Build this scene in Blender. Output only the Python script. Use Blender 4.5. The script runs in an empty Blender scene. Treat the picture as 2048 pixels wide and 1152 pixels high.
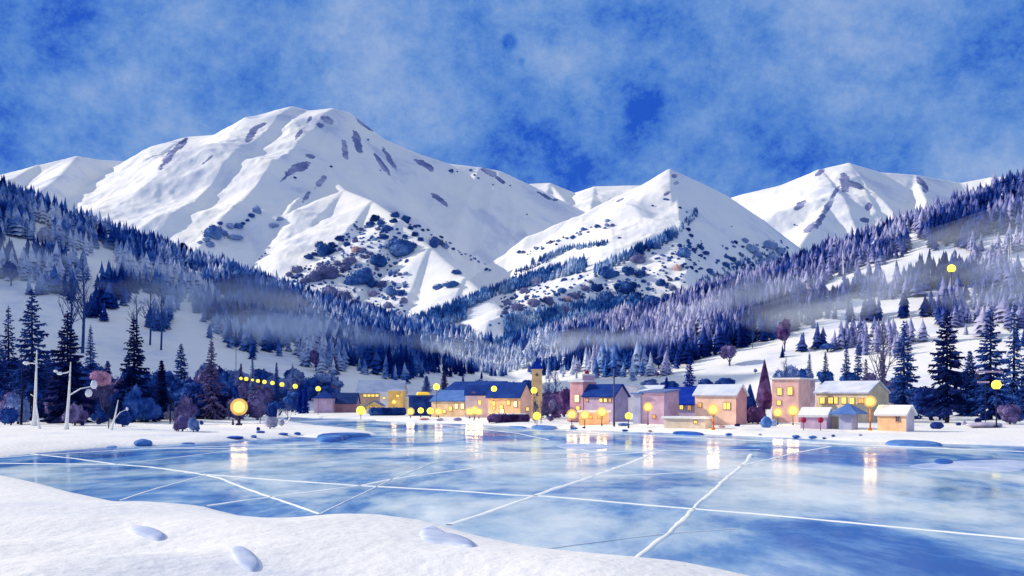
import bpy, bmesh, math, random
import numpy as np
from mathutils import Vector, Matrix
from mathutils.bvhtree import BVHTree
random.seed(7)
rng = np.random.default_rng(11)
sc = bpy.context.scene
C = sc.collection

# ---------------------------------------------------------------- camera, sky, sun
F, HZ, CAMZ = 2000.0, 790.0, 6.0          # focal length and horizon line in photo pixels, eye height in metres
cam = bpy.data.objects.new('camera', bpy.data.cameras.new('camera'))
C.objects.link(cam)
cam.location = (0, 0, CAMZ)
cam.rotation_euler = (math.radians(90), 0, 0)
cam.data.sensor_width = 36
cam.data.lens = 36 * F / 2048
cam.data.shift_y = (HZ - 576) / 2048
cam.data.clip_start = 0.5
cam.data.clip_end = 20000
sc.camera = cam
sc.view_settings.view_transform = 'Standard'
sc.view_settings.look = 'None'
sc.view_settings.exposure = 0.0
sc.view_settings.gamma = 1
sc.cycles.max_bounces = 5
sc.cycles.diffuse_bounces = 2
sc.cycles.glossy_bounces = 3
sc.cycles.transparent_max_bounces = 8
sc.cycles.volume_bounces = 2
sc.cycles.use_denoising = True

def lin(c):
    return tuple(((v / 255) / 12.92 if v / 255 <= 0.04045 else ((v / 255 + 0.055) / 1.055) ** 2.4) for v in c)
def rgba(c):
    return (*lin(c), 1.0)

SUN_EL, SUN_AZ = 27.0, -76.0             # azimuth measured from +Y (view direction) clockwise
sd = Vector((math.sin(math.radians(SUN_AZ)) * math.cos(math.radians(SUN_EL)),
             math.cos(math.radians(SUN_AZ)) * math.cos(math.radians(SUN_EL)), math.sin(math.radians(SUN_EL))))
world = bpy.data.worlds.new('World'); sc.world = world
world.use_nodes = True
nt = world.node_tree; nt.nodes.clear()
def N(t, **k):
    n = nt.nodes.new(t)
    for a, b in k.items(): setattr(n, a, b)
    return n
def ramp(nt, stops, interp='LINEAR'):
    r = nt.nodes.new('ShaderNodeValToRGB'); e = r.color_ramp; e.interpolation = interp
    while len(e.elements) < len(stops): e.elements.new(0.5)
    for el, (p, c) in zip(e.elements, stops):
        el.position = p; el.color = c if len(c) == 4 else (*c, 1)
    return r
tc = N('ShaderNodeTexCoord')
mp = N('ShaderNodeMapping'); mp.inputs['Scale'].default_value = (1, 1, 1.2)
nt.links.new(tc.outputs['Generated'], mp.inputs['Vector'])
n1 = N('ShaderNodeTexNoise'); n1.inputs['Scale'].default_value = 5.6; n1.inputs['Detail'].default_value = 9; n1.inputs['Roughness'].default_value = 0.72
n1.inputs['Distortion'].default_value = 0.0
n2 = N('ShaderNodeTexNoise'); n2.inputs['Scale'].default_value = 190; n2.inputs['Detail'].default_value = 3
for n in (n1, n2): nt.links.new(mp.outputs[0], n.inputs['Vector'])
mth = N('ShaderNodeMath', operation='MULTIPLY_ADD'); mth.inputs[1].default_value = 0.05
nt.links.new(n2.outputs['Fac'], mth.inputs[0]); nt.links.new(n1.outputs['Fac'], mth.inputs[2])
cr = ramp(nt, [(0.365, lin((26, 86, 200))), (0.44, lin((72, 126, 210))), (0.53, lin((106, 150, 216))), (0.66, lin((146, 174, 222)))])

def sky_patch(prev, px, py, r0, r1, amount):            # a darker patch of sky in one direction
    d_ = Vector(((px - 1024) / F, 1, (HZ - py) / F)).normalized()
    ds = N('ShaderNodeVectorMath', operation='DISTANCE'); nt.links.new(tc.outputs['Generated'], ds.inputs[0]); ds.inputs[1].default_value = d_
    m_ = N('ShaderNodeMapRange'); m_.inputs['From Min'].default_value = r0; m_.inputs['From Max'].default_value = r1; m_.inputs['To Min'].default_value = -amount; m_.inputs['To Max'].default_value = 0
    m_.interpolation_type = 'SMOOTHSTEP'
    nt.links.new(ds.outputs['Value'], m_.inputs['Value']); a_ = N('ShaderNodeMath', operation='ADD'); nt.links.new(prev, a_.inputs[0]); nt.links.new(m_.outputs[0], a_.inputs[1]); return a_.outputs[0]
f_ = sky_patch(mth.outputs[0], 1080, 330, 0.0, 0.16, 0.055)
f_ = sky_patch(f_, 1018, 84, 0.004, 0.011, 0.11)
f_ = sky_patch(f_, 1045, 124, 0.001, 0.006, 0.07)
f_ = sky_patch(f_, 430, 280, 0.0, 0.13, 0.04)
nt.links.new(f_, cr.inputs[0])
sky = N('ShaderNodeTexSky', sky_type='NISHITA', sun_disc=False)
sky.sun_elevation = math.radians(SUN_EL); sky.sun_rotation = math.radians(SUN_AZ)
sc_ = N('ShaderNodeVectorMath', operation='SCALE'); sc_.inputs['Scale'].default_value = 0.8
nt.links.new(sky.outputs[0], sc_.inputs[0])
mx = N('ShaderNodeMix', data_type='RGBA'); mx.inputs[0].default_value = 0.95
nt.links.new(sc_.outputs[0], mx.inputs[6])
cs = N('ShaderNodeVectorMath', operation='SCALE'); cs.inputs['Scale'].default_value = 10.0
nt.links.new(cr.outputs[0], cs.inputs[0]); 
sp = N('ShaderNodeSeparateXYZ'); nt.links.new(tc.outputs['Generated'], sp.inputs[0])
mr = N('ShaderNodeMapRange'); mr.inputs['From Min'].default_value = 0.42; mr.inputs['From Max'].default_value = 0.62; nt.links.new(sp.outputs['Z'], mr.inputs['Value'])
hi = N('ShaderNodeMix', data_type='RGBA'); hi.inputs[7].default_value = (4.7, 5.3, 6.8, 1)      # paler, brighter sky added above the frame to lift and whiten the shade
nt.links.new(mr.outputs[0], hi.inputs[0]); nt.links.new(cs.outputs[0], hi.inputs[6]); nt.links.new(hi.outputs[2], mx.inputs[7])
bg = N('ShaderNodeBackground'); bg.inputs['Strength'].default_value = 0.1
nt.links.new(mx.outputs[2], bg.inputs['Color'])
out = N('ShaderNodeOutputWorld'); nt.links.new(bg.outputs[0], out.inputs[0])

sl = bpy.data.lights.new('sun', 'SUN'); sl.energy = 4.4; sl.angle = math.radians(0.5); sl.color = (1.0, 0.88, 0.70)
so = bpy.data.objects.new('sun', sl); C.objects.link(so)
so.rotation_euler = sd.to_track_quat('Z', 'Y').to_euler()

# ---------------------------------------------------------------- helpers
def W(px, py, d):
    return Vector(((px - 1024) / F * d, d, CAMZ + (HZ - py) / F * d))
def tag(o, label=None, cat=None, group=None, kind=None):
    if label: o['label'] = label
    if cat: o['category'] = cat
    if group: o['group'] = group
    if kind: o['kind'] = kind
    return o
def empty(name, loc, rz=0):
    o = bpy.data.objects.new(name, None); C.objects.link(o)
    o.location = loc; o.rotation_euler = (0, 0, rz); o.empty_display_size = 0.3
    return o
def mesh_np(name, v, f, mat, smooth=False, parent=None):
    """v (n,3) array, f (m,k) array of equal-size faces"""
    v = np.asarray(v, dtype=np.float32); f = np.asarray(f, dtype=np.int32)
    me = bpy.data.meshes.new(name)
    me.vertices.add(len(v)); me.vertices.foreach_set('co', v.ravel())
    k = f.shape[1]
    me.loops.add(f.size); me.loops.foreach_set('vertex_index', f.ravel())
    me.polygons.add(len(f)); me.polygons.foreach_set('loop_start', np.arange(0, f.size, k, dtype=np.int32))
    me.polygons.foreach_set('loop_total', np.full(len(f), k, dtype=np.int32))
    if smooth: me.polygons.foreach_set('use_smooth', np.ones(len(f), dtype=bool))
    me.update(calc_edges=True); me.validate()
    me.materials.append(mat)
    o = bpy.data.objects.new(name, me); C.objects.link(o)
    if parent: o.parent = parent
    return o
class MB:
    """collects shapes and links them as one mesh object"""
    def __init__(s): s.v = []; s.f = []
    def add(s, vs, fs):
        b = len(s.v); s.v.extend(tuple(p) for p in vs); s.f.extend(tuple(i + b for i in q) for q in fs)
    def box(s, c, size, rz=0, M=None):
        x, y, z = (q / 2 for q in size)
        cs_, sn = math.cos(rz), math.sin(rz)
        vs = []
        for dz in (-z, z):
            for dx, dy in ((-x, -y), (x, -y), (x, y), (-x, y)):
                vs.append((c[0] + dx * cs_ - dy * sn, c[1] + dx * sn + dy * cs_, c[2] + dz))
        s.add(vs, [(3, 2, 1, 0), (4, 5, 6, 7), (0, 1, 5, 4), (1, 2, 6, 5), (2, 3, 7, 6), (3, 0, 4, 7)])
    def tube(s, pts, radii, n=6, flat=1.0):
        pts = [Vector(p) for p in pts]; rings = []
        b = len(s.v)
        for i, p in enumerate(pts):
            t = (pts[min(i + 1, len(pts) - 1)] - pts[max(i - 1, 0)]).normalized()
            up = Vector((0, 0, 1)) if abs(t.z) < 0.9 else Vector((0, 1, 0))
            a = t.cross(up).normalized(); c = a.cross(t).normalized()
            for k in range(n):
                an = 2 * math.pi * k / n
                q = p + (a * math.cos(an) + c * math.sin(an) * flat) * radii[i]
                s.v.append(tuple(q))
        for i in range(len(pts) - 1):
            for k in range(n):
                k2 = (k + 1) % n
                s.f.append((b + i * n + k, b + i * n + k2, b + (i + 1) * n + k2, b + (i + 1) * n + k))
        s.f.append(tuple(b + k for k in reversed(range(n))))
        s.f.append(tuple(b + (len(pts) - 1) * n + k for k in range(n)))
    def ball(s, c, r, seg=12, rings=8, sq=(1, 1, 1), noise=0.0, rnd=None):
        b = len(s.v); rnd = rnd or random
        ph = [rnd.uniform(0, 6.28) for _ in range(6)]
        for i in range(rings + 1):
            th = math.pi * i / rings
            for k in range(seg):
                a = 2 * math.pi * k / seg
                x, y, z = math.sin(th) * math.cos(a), math.sin(th) * math.sin(a), math.cos(th)
                m = 1 + noise * (math.sin(3 * x + ph[0]) * math.sin(3 * y + ph[1]) + 0.6 * math.sin(6 * z + ph[2]) * math.sin(5 * x + ph[3]) + 0.5 * math.sin(8 * y + ph[4]) * math.cos(7 * z + ph[5]))
                s.v.append((c[0] + r * sq[0] * x * m, c[1] + r * sq[1] * y * m, c[2] + r * sq[2] * z * m))
        for i in range(rings):
            for k in range(seg):
                k2 = (k + 1) % seg
                s.f.append((b + i * seg + k, b + (i + 1) * seg + k, b + (i + 1) * seg + k2, b + i * seg + k2))
    def build(s, name, mat, parent=None, smooth=False):
        me = bpy.data.meshes.new(name); me.from_pydata(s.v, [], s.f); me.validate(); me.update()
        if smooth: me.polygons.foreach_set('use_smooth', [True] * len(me.polygons))
        me.materials.append(mat)
        o = bpy.data.objects.new(name, me); C.objects.link(o)
        if parent: o.parent = parent
        return o

# ---------------------------------------------------------------- materials
def new_mat(name):
    m = bpy.data.materials.new(name); m.use_nodes = True
    n = m.node_tree; b = n.nodes['Principled BSDF']
    return m, n, b
def pigment(name, cols, scale=1.0, rough=0.8, pos=(0.36, 0.5, 0.64), detail=6, spec=0.15, world=False, bump=0.0, bscale=None, warp=0.2, fine=0.0):
    """paint-like material: a few close tones of one surface mixed by noise"""
    m, n, b = new_mat(name)
    t = n.nodes.new('ShaderNodeTexCoord') if not world else n.nodes.new('ShaderNodeNewGeometry')
    src = t.outputs['Object'] if not world else t.outputs['Position']
    no = n.nodes.new('ShaderNodeTexNoise'); no.inputs['Scale'].default_value = scale; no.inputs['Detail'].default_value = detail
    no.inputs['Roughness'].default_value = 0.62; no.inputs['Distortion'].default_value = warp
    n.links.new(src, no.inputs['Vector'])
    fac = no.outputs['Fac']
    if fine:
        nf = n.nodes.new('ShaderNodeTexNoise'); nf.inputs['Scale'].default_value = scale * 14; nf.inputs['Detail'].default_value = 2
        n.links.new(src, nf.inputs['Vector'])
        ma = n.nodes.new('ShaderNodeMath'); ma.operation = 'MULTIPLY_ADD'; ma.inputs[1].default_value = fine
        n.links.new(nf.outputs['Fac'], ma.inputs[0]); n.links.new(fac, ma.inputs[2])
        mb = n.nodes.new('ShaderNodeMath'); mb.operation = 'SUBTRACT'; mb.inputs[1].default_value = fine / 2
        n.links.new(ma.outputs[0], mb.inputs[0]); fac = mb.outputs[0]
    k = len(cols)
    ps = pos if len(pos) == k else [0.34 + 0.32 * i / (k - 1) for i in range(k)]
    r = ramp(n, [(p, lin(c)) for p, c in zip(ps, cols)])
    n.links.new(fac, r.inputs[0]); n.links.new(r.outputs[0], b.inputs['Base Color'])
    b.inputs['Roughness'].default_value = rough; b.inputs['Specular IOR Level'].default_value = spec
    if bump:
        bn = n.nodes.new('ShaderNodeTexNoise'); bn.inputs['Scale'].default_value = bscale or scale * 8; bn.inputs['Detail'].default_value = 5
        n.links.new(src, bn.inputs['Vector'])
        bu = n.nodes.new('ShaderNodeBump'); bu.inputs['Strength'].default_value = 1.0; bu.inputs['Distance'].default_value = bump
        n.links.new(bn.outputs['Fac'], bu.inputs['Height']); n.links.new(bu.outputs[0], b.inputs['Normal'])
    return m
def glow(name, c, strength):
    m, n, b = new_mat(name)
    b.inputs['Base Color'].default_value = rgba(c); b.inputs['Emission Color'].default_value = rgba(c)
    b.inputs['Emission Strength'].default_value = strength; b.inputs['Roughness'].default_value = 0.4
    return m

# ---------------------------------------------------------------- terrain height field
def vnoise(x, y, seed):
    xi = np.floor(x).astype(np.int64); yi = np.floor(y).astype(np.int64)
    xf = x - xi; yf = y - yi
    def h(a, b):
        n = (a * 374761393 + b * 668265263 + seed * 974634777) & 0xffffffff
        n = ((n ^ (n >> 13)) * 1274126177) & 0xffffffff
        return ((n ^ (n >> 16)) & 0xffffff) / float(0xffffff)
    u = xf * xf * (3 - 2 * xf); v = yf * yf * (3 - 2 * yf)
    return (h(xi, yi) * (1 - u) + h(xi + 1, yi) * u) * (1 - v) + (h(xi, yi + 1) * (1 - u) + h(xi + 1, yi + 1) * u) * v
def fbm(x, y, seed, octv=5, ridged=False):
    s = np.zeros_like(x); a = 0.5; t = 0
    for i in range(octv):
        n = vnoise(x, y, seed + i * 17)
        if ridged: n = 1 - np.abs(2 * n - 1)
        s += a * n; t += a; a *= 0.5
        x, y = x * 1.93 + y * 0.6 + 5.2, y * 1.93 - x * 0.6 + 1.3
    return s / t

def ice(px, py):                       # a point of the lake level seen at this photo pixel
    d = CAMZ * F / (py - HZ); return ((px - 1024) / F * d, d)
SHORE = [ice(*p) for p in [(-300, 926), (-100, 937), (0, 950), (70, 965), (140, 984), (230, 1003), (262, 1008), (330, 1008), (410, 1014), (440, 1022), (500, 1036), (560, 1041),
    (640, 1034), (700, 1032), (780, 1033), (850, 1042), (900, 1056), (950, 1070), (1000, 1081), (1090, 1098), (1180, 1108), (1280, 1118), (1380, 1127), (1440, 1138), (1520, 1156), (1700, 1200)]]
SHORE += [(60, 22), (120, 40), (160, 80)]
SHORE += [ice(*p) for p in [(2500, 912), (2250, 902), (2048, 892), (1900, 888), (1800, 885), (1700, 882), (1600, 877), (1500, 873), (1400, 868), (1300, 865), (1200, 861), (1100, 856),
    (1000, 851), (900, 847), (752, 842), (748, 838), (640, 836), (575, 834), (566, 838), (592, 845), (650, 853), (700, 858), (742, 864), (755, 868.5), (735, 871), (690, 874), (640, 876),
    (600, 874), (540, 879), (470, 882), (400, 886), (310, 892), (240, 893), (160, 899), (60, 908), (0, 915), (-100, 916), (-300, 913)]]
SH = np.array(SHORE)
def shore_dist(x, y):
    """signed distance to the lake outline, negative inside"""
    best = np.full(x.shape, 1e18); inside = np.zeros(x.shape, dtype=bool)
    n = len(SH)
    for i in range(n):
        ax, ay = SH[i]; bx, by = SH[(i + 1) % n]
        dx, dy = bx - ax, by - ay
        t = np.clip(((x - ax) * dx + (y - ay) * dy) / (dx * dx + dy * dy + 1e-9), 0, 1)
        q = (x - ax - t * dx) ** 2 + (y - ay - t * dy) ** 2
        best = np.minimum(best, q)
        if dy != 0:
            c = ((ay > y) != (by > y)) & (x < (bx - ax) * (y - ay) / dy + ax)
            inside ^= c
    s = np.sqrt(best)
    return np.where(inside, -s, s)

# ridges: (photo x, photo y, distance) ; mountains fall away from them at a slope, hills in a concave apron of a width
MOUNTAINS = [
 ('main', 0.60, [(-500, 430, 3400), (-250, 385, 3500), (0, 350, 3700), (80, 330, 3750), (155, 312, 3800)]),
 ('main', 0.72, [(155, 312, 3800), (200, 320, 3880), (270, 324, 3990)]),
 ('main', 0.60, [(270, 324, 3990), (320, 312, 3950), (360, 290, 4000), (385, 274, 4000), (440, 270, 4000), (510, 250, 4000), (560, 227, 4000), (588, 214, 4000),
      (620, 222, 4020), (668, 217, 4000)]),
 ('main', 0.72, [(668, 217, 4000), (700, 226, 4030), (730, 250, 4060), (770, 279, 4100), (840, 309, 4150), (900, 328, 4200), (960, 335, 4220), (1000, 342, 4250), (1060, 370, 4300), (1180, 430, 4400)]),
 ('main', 0.64, [(668, 217, 4000), (664, 262, 3820), (640, 305, 3650), (655, 345, 3480), (690, 380, 3300), (745, 402, 3120), (800, 440, 2900), (860, 495, 2700), (930, 555, 2480), (1000, 620, 2250)]),
 ('main', 0.60, [(155, 312, 3800), (120, 352, 3500), (70, 390, 3200), (0, 450, 2900)]),
 ('main', 0.55, [(440, 270, 4000), (400, 330, 3750), (340, 400, 3450), (280, 450, 3150), (200, 500, 2800)]),
 ('main', 0.85, [(1000, 342, 4250), (1030, 420, 4000), (1060, 490, 3800)]),
 ('middle', 0.62, [(1340, 338, 3000), (1352, 372, 2930), (1380, 410, 2850), (1388, 440, 2750), (1330, 485, 2600), (1250, 525, 2400), (1180, 558, 2250), (1080, 600, 2050), (980, 640, 1900)]),
 ('middle', 0.72, [(1340, 338, 3000), (1400, 365, 3080), (1450, 390, 3160), (1520, 438, 3220), (1600, 498, 3280), (1680, 550, 3300)]),
 ('middle', 0.55, [(1240, 610, 1900), (1140, 640, 1850), (1040, 670, 1800), (900, 690, 1750)]),
 ('east', 0.58, [(1380, 440, 4500), (1440, 402, 4500), (1480, 390, 4500), (1560, 371, 4450), (1640, 339, 4400), (1697, 326, 4400)]),
 ('east', 0.66, [(1697, 326, 4400), (1760, 345, 4450), (1830, 350, 4500), (1920, 366, 4600), (1980, 355, 4600), (2048, 352, 4600), (2400, 300, 4700)]),
 ('east', 0.62, [(1697, 326, 4400), (1672, 378, 4100), (1640, 430, 3800), (1600, 490, 3450)]),
 ('east', 0.62, [(1830, 350, 4500), (1860, 420, 4000), (1880, 480, 3600)]),
 ('back', 0.50, [(980, 380, 5300), (1060, 368, 5200), (1100, 366, 5200), (1150, 386, 5250), (1190, 373, 5200), (1280, 371, 5200), (1420, 400, 5200)]),
 ('back', 0.62, [(1100, 366, 5200), (1130, 400, 4900), (1170, 440, 4600)]),
]
HILLS = [   # per point: x, y, d, width of the apron
 [(-1900, -760, 540, 330), (-1150, -560, 570, 330), (-700, -190, 600, 320), (-330, 150, 630, 330), (0, 396, 650, 400), (130, 442, 700, 440), (300, 500, 780, 460), (450, 552, 850, 460), (620, 619, 950, 440), (780, 695, 1050, 400), (940, 738, 1100, 350), (1060, 760, 1150, 250)],  # points left of the frame: unseen ridge, raised to throw shade on this hillside
 [(2700, 180, 600, 420), (2300, 300, 620, 420), (2048, 372, 650, 420), (1950, 402, 690, 430), (1850, 440, 730, 440), (1750, 480, 780, 450), (1650, 512, 820, 450), (1550, 556, 870, 450), (1450, 597, 930, 440), (1350, 637, 980, 420), (1250, 672, 1040, 400), (1180, 716, 1100, 350), (1090, 755, 1150, 250)],
]
def seg_field(x, y, pts, extra=None):
    """for each segment yields (distance, interpolated height, t index)"""
    for a, b in zip(pts[:-1], pts[1:]):
        A, B = W(*a[:3]), W(*b[:3])
        dx, dy = B.x - A.x, B.y - A.y
        t = np.clip(((x - A.x) * dx + (y - A.y) * dy) / (dx * dx + dy * dy), 0, 1)
        dist = np.hypot(x - A.x - t * dx, y - A.y - t * dy)
        if extra is not None:
            gxx = (x - A.x - t * dx) / (dist + 1); dist = dist * (1 + extra * np.clip(gxx + 0.12, 0, 1) ** 0.8)
        yield dist, A.z + (B.z - A.z) * t, (a[3] + (b[3] - a[3]) * t if len(a) > 3 else None)
def height(x, y, ident=False):
    x = np.asarray(x, dtype=float); y = np.asarray(y, dtype=float)
    near = y < 1500
    h = np.zeros_like(x); who = np.zeros(x.shape, dtype=int)
    # banks
    sd_ = np.full(x.shape, 400.0)
    m = y < 420
    if m.any(): sd_[m] = shore_dist(x[m], y[m])
    out_ = np.maximum(sd_, 0)
    foot = np.clip((55 - y) / 40, 0, 1)                     # the bank the viewer stands on
    bank = 0.55 * (1 - np.exp(-out_ / 2.2)) + 0.004 * np.minimum(out_, 400) + foot * 1.9 * (1 - np.exp(-out_ / 22))
    wav = fbm(x / 9, y / 14, 3, 4) - 0.5
    bank += wav * np.minimum(out_ / 6, 1) * 0.5 + (fbm(x / 16 + 3, y / 11, 8, 3) - 0.5) * foot * np.minimum(out_ / 8, 1) * 4.2
    h = np.where(sd_ < 0, np.maximum(-1.5, sd_ * 0.6), bank)
    # hills
    for ri, R in enumerate(HILLS):
        hh = np.zeros_like(x)
        for dist, z, w in seg_field(x, y, R):
            t = np.clip(dist / w, 0, 1)
            hh = np.maximum(hh, z * ((1 - t) ** 1.35))
        det = (fbm(x / 120, y / 120, 21 + ri, 5) - 0.5) * 2
        hh = hh * (1 + 0.0 * det) + det * np.minimum(hh * 0.10, 7)
        hh = np.where(sd_ < 60, hh * np.clip(sd_ / 60, 0, 1), hh)
        h = np.where(sd_ > 0, np.maximum(h, hh + np.minimum(bank, 2) * 0.8), h)
    # mountains
    fm = y > 1150
    if fm.any():
        X, Y = x[fm], y[fm]
        best = np.full(X.shape, -1e9); bw = np.zeros(X.shape, dtype=int)
        wx = (fbm(X / 420, Y / 420, 51, 4) - 0.5) * 130; wy = (fbm(X / 420, Y / 420, 77, 4) - 0.5) * 130
        names = ['main', 'middle', 'east', 'back']
        rg = fbm(X / 520, Y / 520, 91, 6, True) - 0.55
        for nm, s, R in MOUNTAINS:
            cone = np.full(X.shape, -1e9)
            for dist, z, _ in seg_field(X, Y, R, 0.75):
                wr = np.clip(dist / 250, 0, 1)
                d2 = dist + (wx * 0.8) * wr
                d2 = np.sqrt(d2 ** 2 + 196) - 14
                cone = np.maximum(cone, z - s * d2 + rg * np.clip(dist / 300, 0, 1) * 120)
            k = names.index(nm) + 1
            bw = np.where(cone > best, k, bw); best = np.maximum(best, cone)
        lo = 12 * fbm(X / 200, Y / 200, 5, 4)
        bw = np.where(best < lo, 0, bw)
        best = np.maximum(best, lo)
        blend = np.clip((Y - 1150) / 200, 0, 1)
        best = best * blend
        who[fm] = np.where(best > h[fm], bw, 0)
        h[fm] = np.maximum(h[fm], best)
    return (h, who) if ident else h
def hz(x, y): return float(height(np.array([x]), np.array([y]))[0])

def pgrid(us, ys):
    U, Y = np.meshgrid(us, ys)
    X = U * (Y + 25)
    return X, Y
def grid_faces(nr, nc):
    i = np.arange(nr * nc).reshape(nr, nc)
    return np.stack([i[:-1, :-1], i[:-1, 1:], i[1:, 1:], i[1:, :-1]], axis=-1).reshape(-1, 4)
def ulist(lo, hi, n, core=0.58, nedge=40):
    return np.concatenate([np.linspace(lo, -core, nedge, endpoint=False), np.linspace(-core, core, n), np.linspace(core, hi, nedge + 1)[1:]])

snow = pigment('snow', [(214, 220, 236), (238, 239, 241), (246, 245, 241)], scale=0.035, rough=0.75, world=True, bump=0.10, bscale=1.6, spec=0.1, pos=(0.33, 0.47, 0.7), fine=0.1)
def mountain_mat():
    """snow with bare rock bands where it is steep and the wind scours it"""
    m, n, b = new_mat('mountain_snow_and_rock')
    g = n.nodes.new('ShaderNodeNewGeometry')
    def noise(scale, detail, rough=0.6, dist=0.0):
        q = n.nodes.new('ShaderNodeTexNoise'); q.inputs['Scale'].default_value = scale; q.inputs['Detail'].default_value = detail
        q.inputs['Roughness'].default_value = rough; q.inputs['Distortion'].default_value = dist
        n.links.new(g.outputs['Position'], q.inputs['Vector']); return q
    a = noise(0.004, 6, 0.6, 0.4)
    r1 = ramp(n, [(0.34, lin((206, 212, 230))), (0.45, lin((236, 238, 242))), (0.6, lin((247, 246, 242)))])
    n.links.new(a.outputs['Fac'], r1.inputs[0])
    at = n.nodes.new('ShaderNodeAttribute'); at.attribute_name = 'rock'
    c = noise(0.02, 5, 0.7)
    ad = n.nodes.new('ShaderNodeMath'); ad.operation = 'MULTIPLY_ADD'; ad.inputs[1].default_value = 0.9
    n.links.new(c.outputs['Fac'], ad.inputs[0]); n.links.new(at.outputs['Fac'], ad.inputs[2])
    r2 = ramp(n, [(0.86, (0, 0, 0)), (0.90, (1, 1, 1))])
    n.links.new(ad.outputs[0], r2.inputs[0])
    c2 = noise(0.012, 4)
    rc = ramp(n, [(0.4, lin((96, 112, 164))), (0.55, lin((138, 144, 184))), (0.68, lin((180, 182, 206)))])
    n.links.new(c2.outputs['Fac'], rc.inputs[0])
    mix = n.nodes.new('ShaderNodeMix'); mix.data_type = 'RGBA'
    n.links.new(r2.outputs[0], mix.inputs[0]); n.links.new(r1.outputs[0], mix.inputs[6]); n.links.new(rc.outputs[0], mix.inputs[7])
    n.links.new(mix.outputs[2], b.inputs['Base Color'])
    b.inputs['Roughness'].default_value = 0.8; b.inputs['Specular IOR Level'].default_value = 0.1
    bn = noise(0.03, 6)
    bu = n.nodes.new('ShaderNodeBump'); bu.inputs['Distance'].default_value = 2.2; bu.inputs['Strength'].default_value = 0.8
    n.links.new(bn.outputs['Fac'], bu.inputs['Height']); n.links.new(bu.outputs[0], b.inputs['Normal'])
    return m
mtn = mountain_mat()

# near ground: banks, village shelf and the two forested hills, one sheet
us = ulist(-1.5, 1.1, 460)
ys = np.concatenate([np.linspace(-20, 16, 25, endpoint=False), np.geomspace(16, 1290, 620)])
X, Y = pgrid(us, ys)
Z = height(X, Y)
ground = mesh_np('ground', np.stack([X, Y, Z], -1).reshape(-1, 3), grid_faces(*X.shape), snow, True)
tag(ground, 'snow covered banks and hillsides around the frozen lake', kind='structure')
# far ground: the mountain range, one sheet cut into its mountains
usf = ulist(-0.9, 0.9, 760, nedge=50)
ysf = np.geomspace(1285, 6400, 640)
X, Y = pgrid(usf, ysf)
Zf, who = height(X, Y, True)
V = np.stack([X, Y, Zf], -1).reshape(-1, 3); FC = grid_faces(*X.shape); wf = who.reshape(-1)[FC[:, 0]]

# places where bare rock breaks through the snow, as seen: photo x, y, half width, half height, tilt (degrees)
ROCKS = [(335, 318, 34, 9, -52), (350, 300, 22, 6, -55), (368, 285, 16, 6, -55), (505, 266, 26, 9, -55), (520, 252, 20, 5, -30), (412, 322, 22, 4, -38), (597, 335, 34, 12, -25), (575, 350, 26, 4, -45), (620, 312, 14, 6, 10),
 (640, 365, 20, 7, -50), (612, 395, 18, 6, -55), (655, 240, 20, 8, 30), (640, 250, 10, 8, 30), (690, 300, 8, 24, -10), (598, 268, 18, 5, -55), (618, 240, 10, 5, -50), (715, 285, 10, 30, -18), (730, 250, 24, 6, 35), (780, 320, 6, 36, -32), (850, 330, 30, 8, 32), (980, 345, 22, 7, 25),
 (765, 330, 30, 6, 55), (880, 400, 26, 7, 38), (1000, 360, 16, 5, 35), (1348, 352, 9, 5, 0), (1352, 366, 8, 5, 0), (1333, 388, 12, 5, -30), (1640, 345, 14, 7, -40), (1690, 365, 14, 24, -10), (1712, 370, 20, 8, 30), (1640, 440, 8, 26, 32), (1655, 415, 8, 26, 32), (1670, 385, 5, 26, 32), (1738, 412, 8, 12, 20),
 (1728, 440, 12, 8, 0), (1620, 455, 20, 8, -40), (1840, 362, 14, 8, 35), (1850, 378, 9, 10, 0), (1600, 410, 18, 8, -40), (1240, 400, 10, 3, -30), (1090, 392, 20, 4, 30), (1110, 400, 8, 3, 0)]
def rock_attr(V):
    px = 1024 + V[:, 0] / V[:, 1] * F; py = HZ - (V[:, 2] - CAMZ) / V[:, 1] * F
    a = np.zeros(len(V))
    for cx, cy, rx, ry, an in ROCKS:
        an = math.radians(an); ux, uy = math.cos(an), math.sin(an)
        m = (np.abs(px - cx) < 60) & (np.abs(py - cy) < 60)
        dx, dy = px[m] - cx, py[m] - cy
        q = ((dx * ux + dy * uy) / rx) ** 2 + ((-dx * uy + dy * ux) / ry) ** 2
        a[m] = np.maximum(a[m], np.clip(0.62 - 0.30 * q, 0, 1))
    return a
ra = rock_attr(V)
for k, nm, lb in ((0, 'valley', 'snowy valley floor between the hills'), (1, 'mountain', 'highest snow mountain with a long shaded flank'), (2, 'mountain', 'sharp middle peak with wooded lower slopes'),
                  (3, 'mountain', 'broad snow mountain above the wooded hill'), (4, 'mountain', 'low distant snow ridge in the gap')):
    fk = FC[wf == k]
    if not len(fk): continue
    ids, inv = np.unique(fk, return_inverse=True)
    o = mesh_np(nm, V[ids], inv.reshape(-1, 4), mtn if k else snow, True)
    at = o.data.attributes.new('rock', 'FLOAT', 'POINT'); at.data.foreach_set('value', ra[ids].astype(np.float32))
    tag(o, lb, kind='structure')

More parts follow.
